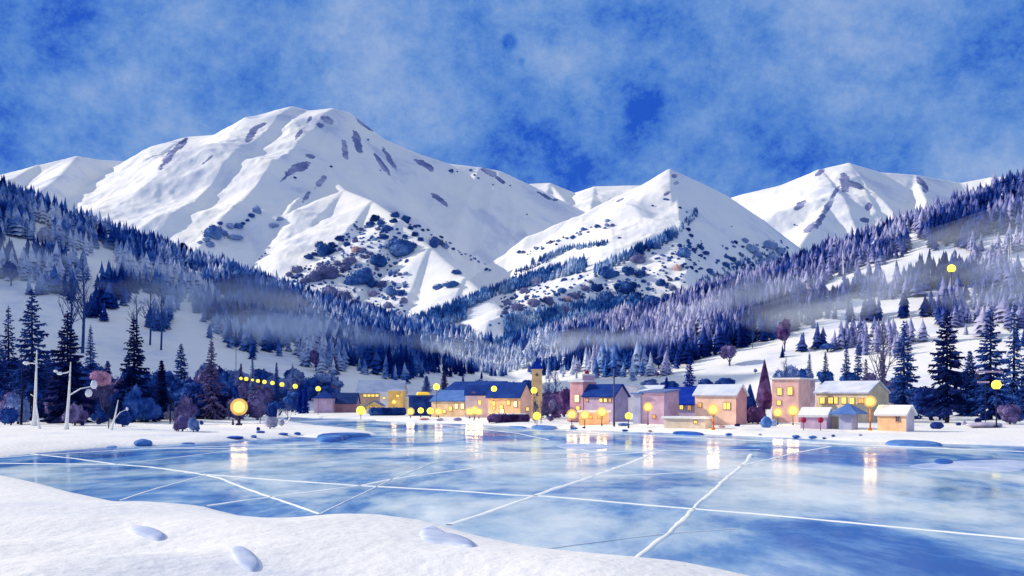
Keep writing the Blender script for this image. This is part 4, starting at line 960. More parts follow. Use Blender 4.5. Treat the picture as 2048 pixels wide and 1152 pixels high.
def house(label, xl, xc, xr, eave, base, ridge, d, wall, roof, side=None, kind='gable', theta=32, wins=(), depth=None, name='house', cat='house', over=0.35, thick=0.28, chimneys=(), door=None, xtra=None):
    """xl..xc front wall, xc..xr end wall in photo x; eave, base, ridge in photo y; d distance of the near corner"""
    k = d / F; X = (xc - 1024) * k; s = (xc - 1024) / F
    if xr > xc: th = math.radians(theta)
    else: th = math.atan(max(0, s)) + 0.0
    c, sn = math.cos(th), math.sin(th)
    Wd = (xc - xl) * k / (c + s * sn)
    # exact: left edge sits on the ray through xl
    ul = (xl - 1024) / F; Wd = (X - ul * d) / (c + ul * sn)
    if xr > xc:
        ur = (xr - 1024) / F; D = (ur * d - X) / max(0.12, (sn - ur * c)); D = min(D, 26)
    else: D = depth or Wd * 0.7
    if depth: D = depth
    A = Vector((-c, sn, 0)); Bv = Vector((sn, c, 0)); O = Vector((X, d, 0))
    z0 = min(gz(X, d), gz(X - c * Wd, d + sn * Wd)) - 0.6
    ze = CAMZ + (HZ - eave) * k
    zr = CAMZ + (HZ - ridge) / F * (d + D * 0.5 * c)
    ctr = O + A * Wd / 2 + Bv * D / 2
    root = empty(name, (ctr.x, ctr.y, gz(ctr.x, ctr.y))); tag(root, uniq(label), cat)
    up = Vector((0, 0, 1))
    m = MB()
    if kind == 'gable':
        prof = [O + up * z0, O + Bv * D + up * z0, O + Bv * D + up * ze, O + Bv * D / 2 + up * (zr - 0.05), O + up * ze]
    elif kind == 'shed':
        prof = [O + up * z0, O + Bv * D + up * z0, O + Bv * D + up * zr, O + up * ze]
    else:
        prof = [O + up * z0, O + Bv * D + up * z0, O + Bv * D + up * ze, O + up * ze]
    if kind == 'front_gable':       # the gable faces the viewer
        m2 = [O + up * z0, O + A * Wd + up * z0, O + A * Wd + up * ze, O + A * Wd / 2 + up * zr, O + up * ze]
        prism(m, m2, Bv * D)
    else: prism(m, prof, A * Wd)
    w = part(m, 'wall', P_[wall], root)
    if side and kind in ('gable', 'flat', 'shed'):   # end wall of another colour: a skin 3 cm proud of the body
        e = MB(); q = [p - A * 0.04 for p in prof]; prism(e, q, A * 0.035); part(e, 'end_wall', P_[side], root)
    # roof
    r = MB()
    def slab(p0, p1, p2, p3, t):
        n = (p1 - p0).cross(p3 - p0).normalized()
        if n.z < 0: n = -n
        a = [p0 + n * 0.02, p1 + n * 0.02, p2 + n * 0.02, p3 + n * 0.02]; b = [p + n * t for p in a]
        r.add(a + b, [(3, 2, 1, 0), (4, 5, 6, 7), (0, 1, 5, 4), (1, 2, 6, 5), (2, 3, 7, 6), (3, 0, 4, 7)])
    e0, e1 = O - A * over, O + A * (Wd + over)
    if kind == 'gable':
        sl_ = (zr - ze) / (D / 2)
        lo = ze - sl_ * over
        slab(e0 - Bv * over + up * lo, e1 - Bv * over + up * lo, e1 + Bv * D / 2 + up * zr, e0 + Bv * D / 2 + up * zr, thick)
        slab(e0 + Bv * (D + over) + up * lo, e1 + Bv * (D + over) + up * lo, e1 + Bv * D / 2 + up * (zr + 0.003), e0 + Bv * D / 2 + up * (zr + 0.003), thick)
    elif kind == 'shed':
        sl_ = (zr - ze) / D
        slab(e0 - Bv * over + up * (ze - sl_ * over), e1 - Bv * over + up * (ze - sl_ * over), e1 + Bv * (D + over) + up * (zr + sl_ * over), e0 + Bv * (D + over) + up * (zr + sl_ * over), thick)
    elif kind == 'front_gable':
        sl_ = (zr - ze) / (Wd / 2); f0, f1 = -Bv * over, Bv * (D + over)
        slab(e0 + f0 + up * (ze - sl_ * over), e0 + f1 + up * (ze - sl_ * over), O + A * Wd / 2 + f1 + up * zr, O + A * Wd / 2 + f0 + up * zr, thick)
        slab(e1 + f0 + up * (ze - sl_ * over), e1 + f1 + up * (ze - sl_ * over), O + A * Wd / 2 + f1 + up * (zr + 0.003), O + A * Wd / 2 + f0 + up * (zr + 0.003), thick)
    elif kind == 'pyramid':
        q = [e0 - Bv * over, e1 - Bv * over, e1 + Bv * (D + over), e0 + Bv * (D + over)]
        r.add([p + up * (ze + 0.02) for p in q] + [p + up * (ze + 0.2) for p in q] + [O + A * Wd / 2 + Bv * D / 2 + up * zr], [(3, 2, 1, 0), (0, 1, 5, 4), (1, 2, 6, 5), (2, 3, 7, 6), (3, 0, 4, 7), (4, 5, 8), (5, 6, 8), (6, 7, 8), (7, 4, 8)])
    else:
        q = [e0 - Bv * over, e1 - Bv * over, e1 + Bv * (D + over), e0 + Bv * (D + over)]; t = max(0.35, zr - ze) if kind == 'flat' else 0.3
        t = min(t, 0.6); r.add([p + up * (ze + 0.02) for p in q] + [p + up * (ze + t) for p in q], [(3, 2, 1, 0), (4, 5, 6, 7), (0, 1, 5, 4), (1, 2, 6, 5), (2, 3, 7, 6), (3, 0, 4, 7)])
    ro = part(r, 'roof', R_[roof], root)
    # windows given in the photo's pixels
    for (wx, wy, ww, wh, g) in wins:
        ray = Vector(((wx - 1024) / F, 1, (HZ - wy) / F)); cam_ = Vector((0, 0, CAMZ))
        if wx <= xc + 0.5: nrm, dirw = -Bv, A
        else: nrm, dirw = -A, Bv
        t = (O - cam_).dot(nrm) / ray.dot(nrm); p = cam_ + ray * t
        ew = (W(wx + ww / 2, wy, p.y) - W(wx - ww / 2, wy, p.y)).x / max(0.25, abs(dirw.x)); eh = wh / F * p.y
        pr = 0.06 + (0.04 if (side and wx > xc) else 0)
        def bx(mm, ca, cz, sa_, sz_, out_):
            cc = p + dirw * ca + up * cz; hw_ = dirw * sa_ / 2; hh_ = up * sz_ / 2
            f_ = nrm * out_; bk = -nrm * 0.05
            vs = [cc - hw_ - hh_ + bk, cc + hw_ - hh_ + bk, cc + hw_ + hh_ + bk, cc - hw_ + hh_ + bk, cc - hw_ - hh_ + f_, cc + hw_ - hh_ + f_, cc + hw_ + hh_ + f_, cc - hw_ + hh_ + f_]
            mm.add(vs, [(3, 2, 1, 0), (4, 5, 6, 7), (0, 1, 5, 4), (1, 2, 6, 5), (2, 3, 7, 6), (3, 0, 4, 7)])
        g_ = MB(); bx(g_, 0, 0, ew, eh, pr); wi = part(g_, 'window', GL[g], root)
        fr = MB(); b = 0.09
        bx(fr, 0, eh / 2 + b / 2, ew + 2 * b, b, pr + 0.05); bx(fr, 0, -eh / 2 - b / 2, ew + 3 * b, b * 1.2, pr + 0.08)
        bx(fr, ew / 2 + b / 2, 0, b, eh, pr + 0.05); bx(fr, -ew / 2 - b / 2, 0, b, eh, pr + 0.05); bx(fr, 0, 0, 0.06, eh, pr + 0.02)
        part(fr, 'frame', frame_m, wi, off=root.location)
    for (fa, fb, hh, wd, mt) in chimneys:
        p = O + A * Wd * fa + Bv * D * fb; ch = MB(); ch.box((p.x, p.y, (zr + ze) / 2 + hh / 2), (wd, wd, hh + (zr - ze)), -th); part(ch, 'chimney', P_[mt], ro, off=root.location)
    root['k'] = 0; del root['k']
    return root, O, A, Bv, Wd, D, ze, zr

L, Bt, Dm, Dk = 'lit', 'bright', 'dim', 'dark'
house('small mauve house with a navy pyramid roof at the far end of the village', 628, 664, 664, 797, 818, 781, 300, 'mauve', 'navy', kind='pyramid', depth=6)
house('low maroon house with a dark roof beside the small mauve one', 664, 712, 712, 806, 819, 787, 305, 'maroon', 'ink', kind='gable', depth=7)
house('long pale house with a broad snowy roof and orange windows', 713, 805, 805, 786, 806, 762, 350, 'orange', 'snowblue', depth=14, wins=[(730, 791, 6, 5, L), (738, 791, 6, 5, L), (746, 791, 6, 5, L), (754, 791, 6, 5, L)])
house('tiny yellow house with a front gable near the far shore', 733, 764, 764, 812, 820, 803, 285, 'yellow', 'slate', kind='front_gable', depth=5, wins=[(742, 813, 4, 4, Dm), (752, 813, 4, 4, Dm)])
house('low white annex between the long pale house and the yellow block', 760, 776, 776, 786, 806, 784, 320, 'white', 'snow', kind='flat', depth=4, wins=[(768, 796, 5, 5, L)])
house('plain bright yellow block with one glowing window', 776, 806, 806, 782, 818, 781, 290, 'yellow', 'snowblue', kind='flat', depth=7, wins=[(795, 792, 5, 5, L)])
house('cream shed against the yellow block', 806, 816.5, 816.5, 797, 816, 795, 292, 'cream', 'snow', kind='flat', depth=4)
house('dark blue cube building with a yellow rooftop box', 817.5, 861.5, 861.5, 793, 826, 792, 262, 'navy', 'navy', kind='flat', depth=7)
house('narrow yellow house with a pale blue gable roof behind the row of lamps', 863, 930, 931, 802, 833, 782, 243, 'ochre', 'blue', kind='gable', depth=9, wins=[(889, 823, 5, 6, L), (901, 817, 6, 8, L), (913, 812.5, 6, 9, Bt), (925, 812.5, 6, 10, Bt)])
house('lavender house with a single sloping roof behind the brightest cluster of lamps', 931, 976, 976, 790, 833, 773, 232, 'lavender', 'navy', kind='gable', depth=8, wins=[(959, 805, 5, 9, L), (947, 787, 5, 5, Dk)])
house('long orange hall with a great navy roof beside the church tower', 976, 1040, 1064, 793, 832, 766, 222, 'orange', 'navy', side='peach', theta=34, wins=[(988, 807, 5, 9, L), (988, 816, 4, 6, L), (1003, 814, 5, 7, L), (1004, 822, 7, 8, Bt), (1017, 805.5, 5, 9, L), (1031, 808, 6, 11, Bt), (1054, 818, 5, 7, L)])
house('big navy roofed building standing behind the pale blue gable', 884, 985, 986, 785, 820, 764, 275, 'mauve', 'navy', kind='gable', depth=14)
house('narrow rose tower house with tall lit window', 1140, 1166, 1167, 764, 840, 762, 205, 'rose', 'snow', kind='flat', depth=6, wins=[(1154, 797, 8, 14, Bt), (1156, 816, 6, 7, L)])
hb = house('violet house with a navy gable roof above the lit shopfront', 1168, 1229, 1256, 792, 836, 770, 200, 'mauve', 'navy', side='violet', theta=38, wins=[(1174, 800, 4, 6, Dm), (1202, 800.5, 5, 7, L), (1211, 800.5, 5, 7, L), (1220, 800.5, 4, 7, Dm)])
house('low orange shopfront glowing under three lamps', 1158, 1218, 1218, 825, 845, 824, 181, 'shop', 'snow', kind='flat', depth=4, wins=[(1180, 834, 8, 6, Dm), (1200, 834, 8, 6, Dm)])
house('square mauve chimney house with a red ball on top', 1165, 1189, 1189, 751, 800, 750, 214, 'mauve', 'snow', kind='flat', depth=5, over=0.1)
house('plain white flat roofed house behind the violet one', 1249, 1276, 1276, 772, 810, 764, 275, 'white', 'snowblue', kind='flat', depth=9)
house('pale grey house with snowy roof behind the bright blue roof', 1277, 1316, 1317, 786, 815, 772, 270, 'lavender', 'snowblue', kind='gable', depth=9)
house('tall narrow periwinkle shed at the side of the mauve house', 1266, 1281, 1282, 789, 845, 788, 186, 'periwinkle', 'blue', kind='flat', depth=4)
house('mauve house with a lamp in front of its blank wall', 1282, 1328, 1329, 786, 845, 781, 184, 'mauve', 'slate', kind='shed', depth=7, wins=[(1308, 833, 5, 6, Dm)])
house('low violet house under a bright cobalt roof with three small windows', 1328, 1390, 1391, 805, 834, 776, 196, 'violet', 'cobalt', kind='gable', depth=9, over=0.9, wins=[(1343, 815, 7, 9, Dm), (1363, 814.5, 6, 8, L), (1379, 815.7, 6, 9, Dm)])
house('peach house with a thick snowy roof and a lantern before it', 1390, 1472, 1493, 790, 843, 771, 180, 'peach', 'snowblue', side='maroon', theta=36, wins=[(1450, 812, 5, 13, L), (1457, 812, 5, 13, L), (1400, 810, 5, 9, Dm)])
house('pink tower house with two arched windows above two lamps', 1544, 1597, 1598, 759, 848, 758, 188, 'pink', 'snow', kind='flat', depth=8, wins=[(1559, 783, 7, 14, L), (1580, 782, 8, 15, L), (1558, 805.5, 6, 9, L)])
house('tall blank violet block beside the pink tower house', 1598, 1630, 1630, 761, 825, 760, 205, 'violet', 'snowblue', kind='flat', depth=8)
house('long yellow hall with a row of six lit windows under snow', 1631, 1735, 1777, 786, 825, 764, 192, 'sand', 'snowblue', side='sand', theta=42, wins=[(1645, 801, 7, 12, L), (1661.6, 801, 7, 12, L), (1672, 801, 5, 12, L), (1688, 801, 7, 12, L), (1704, 802, 7, 12, L), (1722, 802, 8, 10, Dm)])
h18 = house('low mauve stall with a thick snow roof and two red lamps', 1601, 1653, 1654, 833, 850, 819, 156, 'mauve', 'snow', kind='gable', depth=4, over=0.3, thick=0.4, name='stall', cat='stall')
house('small sand coloured kiosk end next to the mauve stall', 1654, 1676, 1677, 832, 850, 824, 158, 'sand', 'snow', kind='gable', depth=4, name='stall', cat='stall')
house('blue kiosk under a wide four sided blue roof', 1678, 1703, 1711, 829, 848, 806, 153, 'periwinkle', 'blue', kind='pyramid', theta=40, depth=2.6, over=1.1, name='kiosk', cat='kiosk')
house('peach wooden hut with a snowy roof and one small blue window', 1755, 1812, 1828, 829, 857, 814, 146, 'orange', 'snow', side='lavender', theta=44, thick=0.35, wins=[(1796, 838, 5, 9, Dk)], name='hut', cat='hut')
house('low tan garden house under a snow bank below the cobalt roof', 1328, 1410, 1411, 838, 852, 836, 160, 'tan', 'snow', kind='flat', depth=3, name='shed', cat='shed', wins=[(1391, 844, 5, 5, L)])
# rooftop box of the blue cube
def box_thing(name, label, cat, x0, x1, y0, y1, d, depth, mat, group=None, cap=None, kind=None, rnd=0.0):
    """a block seen face on, softened edges; photo px box"""
    k = d / F; x = ((x0 + x1) / 2 - 1024) * k; w = (x1 - x0) * k; zt, zb = CAMZ + (HZ - y0) * k, CAMZ + (HZ - y1) * k
    t = empty(name, (x, d, zb)); tag(t, uniq(label), cat, group, kind)
    m = MB(); n = 12; seg = 14                                            # rounded bar along x
    for i in range(n + 1):
        u = -1 + 2 * i / n; e = (1 - abs(u) ** 6) ** 0.5 if abs(u) < 1 else 0.25
        for j in range(seg):
            a = 2 * math.pi * j / seg; cy_, cz_ = math.cos(a), math.sin(a)
            pw = 0.45; yy = math.copysign(abs(cy_) ** pw, cy_) * depth / 2; zz = math.copysign(abs(cz_) ** pw, cz_) * (zt - zb) / 2
            wv = 1 + rnd * math.sin(i * 1.9 + j)
            m.v.append((u * w / 2, yy * e, (zt - zb) / 2 + zz * (0.35 + 0.65 * e) * wv))
    for i in range(n):
        for j in range(seg): m.f.append((i * seg + j, (i + 1) * seg + j, (i + 1) * seg + (j + 1) % seg, i * seg + (j + 1) % seg))
    m.f.append(tuple(range(seg))); m.f.append(tuple(n * seg + j for j in reversed(range(seg))))
    m.build('body' if cap is None else cap, mat, t, True)
    return t
box_thing('rooftop_box', 'yellow glowing box on the roof of the dark blue cube', 'sign', 833, 859, 784, 792.5, 263, 1.5, glow('box_yellow_glow', (252, 206, 60), 0.55), cap='panel')  # yellow roof box, given a faint glow of its own
def wide_hedge(label, x0, x1, y0, y1, d, tone, seed, snowy=False):
    k = d / F; x = ((x0 + x1) / 2 - 1024) * k; w = (x1 - x0) * k; z0 = gz(x, d); zt = CAMZ + (HZ - y0) * k
    t = empty('hedge', (x, d, z0)); tag(t, uniq(label), 'hedge'); rd = random.Random(seed); m = MB(); n = int(w / 1.1) + 2; h = zt - z0
    for i in range(n):
        u = -w / 2 + 0.5 * h + (w - h) * i / (n - 1); m.ball((u, rd.uniform(-.2, .2), h * 0.48), h * 0.52 * rd.uniform(0.92, 1.04), 12, 8, (1.25, 1.0, 1), 0.07, rd)
    for i in range(int(w * 45)):
        u = rd.uniform(-w / 2, w / 2); a = rd.uniform(0.2, 2.9); R = h * 0.53
        p = Vector((u, -R * math.sin(a), h * 0.5 - R * math.cos(a))); U = Vector([rd.gauss(0, .12) for _ in range(3)]); V_ = Vector([rd.gauss(0, .12) for _ in range(3)])
        m.add([p - U, p + V_, p + U, p - V_], [(0, 1, 2, 3)])
    m.build('foliage', leaf[tone], t)
    if snowy:
        s = MB()
        for i in range(n): s.ball((-w / 2 + h * 0.6 + (w - 1.2 * h) * i / (n - 1), 0, h * 0.98), h * 0.22, 10, 6, (1.8, 1.4, 0.5), 0.1, rd)
        s.build('snow_cap', snow, t, True)
wide_hedge('long clipped plum hedge in front of the orange hall', 977, 1058, 828, 845, 202, 'plum', 1, True)
wide_hedge('long clipped dark blue hedge below the yellow block', 739, 813, 815, 828, 268, 'blue', 2)

# church tower
P_['tower'] = paint('plaster_tower', (224, 192, 140))
def church_tower():
    d = 215.0; k = d / F; x0, x1 = (1064 - 1024) * k, (1084 - 1024) * k; w = x1 - x0; X = (x0 + x1) / 2; z0 = gz(X, d) - 0.5
    zt = CAMZ + (HZ - 740) * k; t = empty('church_tower', (X, d + w / 2, z0 + 0.5)); tag(t, uniq('square sandstone church tower with a pointed cobalt roof'), 'church tower')
    m = MB(); m.box((X, d + w / 2, (z0 + zt) / 2), (w, w, zt - z0)); part(m, 'wall', P_['tower'], t)
    c = MB(); c.box((X, d + w / 2, zt + 0.1), (w + 0.35, w + 0.35, 0.22)); c.box((X, d + w / 2, zt - 2.6), (w + 0.16, w + 0.16, 0.16)); part(c, 'cornice', P_['ochre'], t)
    r = MB(); h = (740 - 716) * k; o = w / 2 + 0.28; b = zt + 0.22
    r.add([(X - o, d + w / 2 - o, b), (X + o, d + w / 2 - o, b), (X + o, d + w / 2 + o, b), (X - o, d + w / 2 + o, b)] + [(X + s_ * o * 0.5, d + w / 2 + q * o * 0.5, b + h * 0.42) for s_, q in ((-1, -1), (1, -1), (1, 1), (-1, 1))] + [(X, d + w / 2, b + h)],
          [(3, 2, 1, 0), (0, 1, 5, 4), (1, 2, 6, 5), (2, 3, 7, 6), (3, 0, 4, 7), (4, 5, 8), (5, 6, 8), (6, 7, 8), (7, 4, 8)])
    ro = part(r, 'roof', R_['cobalt'], t)
    f = MB(); f.tube([(X, d + w / 2, b + h - 0.3), (X, d + w / 2, b + h + 0.9)], [0.09, 0.03], 6); part(f, 'finial', R_['navy'], ro, off=t.location)
    q = MB(); zc = CAMZ + (HZ - 749.5) * k; q.tube([(X, d + 0.05, zc), (X, d - 0.12, zc)], [0.34, 0.34], 20); ck = part(q, 'clock', paint('clock_face', (120, 104, 104), 2), t)
    e = MB(); e.tube([(X, d - 0.11, zc), (X, d - 0.17, zc)], [0.06, 0.06], 8); e.box((X, d - 0.14, zc + 0.12), (0.05, 0.03, 0.24)); e.box((X + 0.08, d - 0.14, zc), (0.16, 0.03, 0.05)); part(e, 'hands', frame_m, ck, off=t.location)
    for i, zz in enumerate((zt - 5.2, zt - 7.8)):
        g = MB(); g.box((X, d - 0.02, zz), (0.4, 0.12, 0.9)); part(g, 'window', dark_glass, t)
church_tower()

# ---------------------------------------------------------------- lamps
core_w = glow('lamp_core_white', (255, 230, 120), 2.1)
core_y = glow('lamp_core_yellow', (255, 232, 64), 2.0)
core_s = glow('lamp_core_small', (255, 226, 70), 1.1)
sh, shn, shb = new_mat('glass_halo_amber')
shn.nodes.clear()
o_ = shn.nodes.new('ShaderNodeOutputMaterial'); ms = shn.nodes.new('ShaderNodeMixShader'); tr = shn.nodes.new('ShaderNodeBsdfTransparent'); em = shn.nodes.new('ShaderNodeEmission')
em.inputs['Color'].default_value = rgba((255, 208, 112)); em.inputs['Strength'].default_value = 1.15; ms.inputs[0].default_value = 0.5
shn.links.new(tr.outputs[0], ms.inputs[1]); shn.links.new(em.outputs[0], ms.inputs[2]); shn.links.new(ms.outputs[0], o_.inputs[0])
iron = paint('iron', (36, 40, 76), 2, 6)
wood_o = pigment('post_orange', [(140, 56, 40), (196, 110, 50), (240, 170, 60)], scale=1.2, rough=0.7)
def lamp(px, py, r, d, label, kind='white', group=None, post=None, name='globe_lamp', thick=0.07):
    k = d / F; x = (px - 1024) * k; z = CAMZ + (HZ - py) * k; R = 0.9 * r * k; z0 = gz(x, d)
    t = empty(name, (x, d, z0)); tag(t, uniq(label), 'lamp', group)
    zz = z - z0; core = {'white': core_w, 'yellow': core_y, 'small': core_s}[kind]
    g = MB(); g.ball((0, 0, zz), R * (0.72 if kind == 'white' else 0.98), 20, 14); gl = g.build('globe', core, t, True)
    if kind == 'white':
        s = MB(); s.ball((0, 0, zz), R * 1.12, 20, 14); s.build('glass_halo', sh, gl, True)  # glass shell with added emission, paints an amber halo round the globe
    p = MB(); p.tube([(0, 0, -0.3), (0, 0, 0.35), (0, 0, 0.36), (0, 0, max(0.4, zz - R * 0.96))], [thick * 2, thick * 2, thick, thick * 0.8], 8); p.build('post', post or iron, t, True)
    cp = MB(); cp.tube([(0, 0, zz - R * 1.06), (0, 0, zz - R * 0.86)], [R * 0.35, R * 0.5], 10); cp.build('holder', post or iron, t, True)
    if kind == 'white':                                    # the light this lamp gives
        ld = bpy.data.lights.new('lamp_light', 'POINT'); ld.specular_factor = 0.0; ld.energy = 1200 * R * R + 600; ld.color = (1.0, 0.62, 0.25); ld.shadow_soft_size = R * 1.05
        lo = bpy.data.objects.new('lamp_light', ld); C.objects.link(lo); lo.parent = t; lo.location = (0, 0, zz)
    return t
lamp(478, 814, 17, 178, 'large glowing lantern in front of the violet bushes on the west bank', thick=0.30)
for i, (px, py, r, lb) in enumerate([(482, 757, 3.6, 'first and westernmost yellow lamp of the hillside string'), (492.6, 758, 4.6, 'second yellow lamp of the hillside string, close to the first'), (505, 760, 3.0, 'third and smallest yellow lamp of the hillside string'),
        (516, 762, 4.2, 'fourth yellow lamp of the hillside string'), (529, 764, 4.7, 'fifth yellow lamp of the hillside string'), (545, 766, 4.7, 'sixth yellow lamp of the hillside string'), (564, 769, 5.2, 'seventh yellow lamp of the hillside string'),
        (590.6, 772.6, 5.5, 'eighth yellow lamp of the hillside string, before the gap'), (636.5, 777.5, 5.8, 'last yellow lamp of the hillside string, above the mauve house')]):
    lamp(px, py, r, 262 + i * 2, lb, 'small', 'string of yellow lamps along the hillside path', thick=0.04)
lamp(721.5, 821, 9.8, 248, 'pale yellow globe lamp alone at the far shore by the blue hedge', 'yellow')
lamp(788, 804, 4.5, 285, 'small white globe lamp close against the bright yellow block', 'white')
lamp(821, 823, 8.0, 236, 'white yellow globe lamp at the corner of the dark blue cube', 'white')
lamp(841.5, 821, 6.5, 236, 'smaller yellow globe lamp under the dark blue cube', 'yellow')
lamp(860.6, 822, 7.5, 234, 'yellow globe lamp between the blue cube and the narrow yellow house', 'yellow')
lamp(877, 823, 8.0, 232, 'white yellow globe lamp below the pale blue gable roof', 'white')
lamp(939, 823, 8.5, 222, 'brightest clustered lamp before the lavender house, western one', 'white')
lamp(949, 821, 9.5, 222.5, 'brightest clustered lamp before the lavender house, middle one', 'white')
lamp(958, 823.5, 7.5, 221.5, 'brightest clustered lamp before the lavender house, eastern one', 'white')
lamp(873, 773.5, 7.2, 236.5, 'yellow globe lamp on a tall post above the pale blue roof', 'yellow', thick=0.05)
lamp(988, 777.6, 6.5, 213, 'yellow globe lamp shining before the great navy roof', 'yellow', thick=0.05)
lamp(1068, 781, 7, 208, 'yellow globe lamp before the wall of the church tower', 'yellow', thick=0.05)
lamp(1074, 832, 8.8, 184, 'yellow ball lamp at the foot of the church tower', 'yellow')
lamp(1143.6, 828.6, 10.5, 176, 'white globe lamp below the narrow rose house', 'white')
lamp(1169.5, 830, 9.5, 174, 'white globe lamp at the middle of the orange shopfront', 'white')
lamp(1203.6, 824, 10.5, 176, 'white globe lamp at the eastern end of the orange shopfront', 'white')
lamp(1257, 832, 7.8, 168, 'yellow ball lamp beside the round mauve bush', 'yellow')
lamp(1296, 814, 10, 178, 'yellow white globe lamp on the wall side of the mauve house', 'white')
lamp(1426.5, 819, 12, 158, 'big globe lantern on an orange post before the peach house', 'white', post=wood_o, thick=0.16)
lamp(1555.6, 825, 9.8, 178, 'white globe lamp at the western foot of the pink tower', 'white')
lamp(1586, 821, 12, 176, 'large globe lamp at the eastern foot of the pink tower', 'white')
lamp(1740.4, 803, 12, 150, 'amber globe lantern on an orange post beside the peach hut', 'white', post=wood_o, thick=0.14)
lamp(1903, 537, 9, 430, 'lone yellow lamp high on the sunny wooded hillside', 'yellow', thick=0.12)
lamp(1992.8, 769.7, 10.5, 160, 'cream globe street lantern on a slim black post near the frame edge', 'yellow', thick=0.13)
for (px, py, r, d, lb) in [(1607, 840, 6, 150, 'red ball lamp at the western end of the mauve stall'), (1641, 840, 6, 150, 'red ball lamp under the eaves of the mauve stall')]:
    k = d / F; t = empty('ball_lamp', ((px - 1024) * k, d, gz((px - 1024) * k, d))); tag(t, uniq(lb), 'lamp'); zz = CAMZ + (HZ - py) * k - t.location.z
    m = MB(); m.ball((0, 0, zz), r * k, 14, 10); m.build('globe', paint('red_paint', (170, 50, 80), 2), t, True)
    m = MB(); m.tube([(0, 0, -0.2), (0, 0, zz)], [0.05, 0.04], 6); m.build('post', iron, t)
k = 210 / F; t = empty('roof_ball', ((1175.6 - 1024) * k + 0.3, 216.5, CAMZ + (HZ - 750) * k)); tag(t, uniq('red ball finial on top of the square mauve chimney house'), 'finial')
m = MB(); m.ball((0, 0, 0.62), 0.50, 14, 10); m.build('ball', paint('red_paint2', (160, 30, 70), 2), t, True); m = MB(); m.tube([(0, 0, -0.1), (0, 0, 0.3)], [0.14, 0.1], 8); m.build('stem', iron, t)
# poles
def pole(px, top, d, label, arm=None, r=0.13):
    k = d / F; x = (px - 1024) * k; z0 = gz(x, d); h = CAMZ + (HZ - top) * k - z0
    t = empty('lamp_pole', (x, d, z0)); tag(t, uniq(label), 'pole'); m = MB(); m.tube([(0, 0, -0.3), (0, 0, h * 0.5), (0, 0, h)], [r * 1.3, r, r * 0.7], 8); m.build('shaft', twig, t, True)
    if arm:
        a = MB(); a.tube([(0, 0, h - 0.9), (arm[0], 0, h - 0.9 + arm[1])], [0.05, 0.04], 6); a.build('arm', twig, t)
pole(1228, 737, 174, 'tall bare grey street pole with a thin arm before the violet house', (1.6, 0.75), 0.16)
pole(472, 693, 300, 'bare dark utility pole above the violet bushes on the west bank', None, 0.12)
pole(466, 838, 182, 'short dark stake beside the large glowing lantern', None, 0.2)
k = 162 / F; X0 = (1985 - 1024) * k; t = empty('signpost', (X0, 163, gz(X0, 163))); tag(t, uniq('two thin mauve boards on posts behind the cream street lantern'), 'sign')
zz = CAMZ + (HZ - 743) * k - t.location.z; z2 = CAMZ + (HZ - 764) * k - t.location.z
for nm, w, z_, dx in (('board', 4.4, zz, 0), ('board', 1.9, z2, -1.0)):
    m = MB(); m.box((dx, 0, z_), (w, 0.12, 0.28)); m.build(nm, P_['mauve'], t)
m = MB(); m.tube([(-0.6, 0.12, -0.3), (-0.6, 0.12, zz)], [0.08, 0.06], 6); m.build('post', iron, t)
m = MB(); m.ball((-1.75, 0, zz - 0.85), 0.42, 12, 8); m.tube([(-1.75, 0, zz - 0.5), (-1.75, 0, zz - 0.1)], [0.04, 0.04], 5); m.build('hanging_ball', iron, t, True)

# ---------------------------------------------------------------- stones, drifts and ice
stone = {k: pigment('stone_' + k, [tuple(max(0, v - 18) for v in c), c, tuple(min(255, v + 24) for v in c)], scale=1.0, rough=0.8, bump=0.03, bscale=3) for k, c in
         {'navy': (26, 56, 126), 'blue': (82, 126, 196), 'pale': (168, 188, 224), 'grey': (176, 172, 198), 'ink': (24, 30, 84), 'rose': (206, 150, 150), 'mauve': (150, 138, 178), 'deep': (28, 92, 184)}.items()}
def boulder(px, py, rx, ry, tone, label, group=None, name='boulder', cat='boulder', tilt=0.0, d0=60, d1=330, dep=0.9, lake_=False):
    """a rounded stone or frozen snow lump whose foot is seen at py + ry"""
    if lake_: q = ice(px, py + ry * 0.4); X, D = q; z = 0.0
    else:
        q = hit([(px, py + ry * 0.85)], d0, d1)[0]; X, D = q[0], q[1]; z = gz(X, D)
    k = D / F; R = rx * k
    t = None; m = MB(); rd = random.Random(int(px * 13 + py)); h = ry * k
    m.ball((0, 0, h * 0.8), R, 14, 10, (1, dep, h / R), 0.09, rd)
    o = m.build(name, stone[tone], None, True); o.location = (X, D + R * dep * 0.5, z); o.rotation_euler = (0, tilt, 0)
    tag(o, uniq(label), cat, group); return o
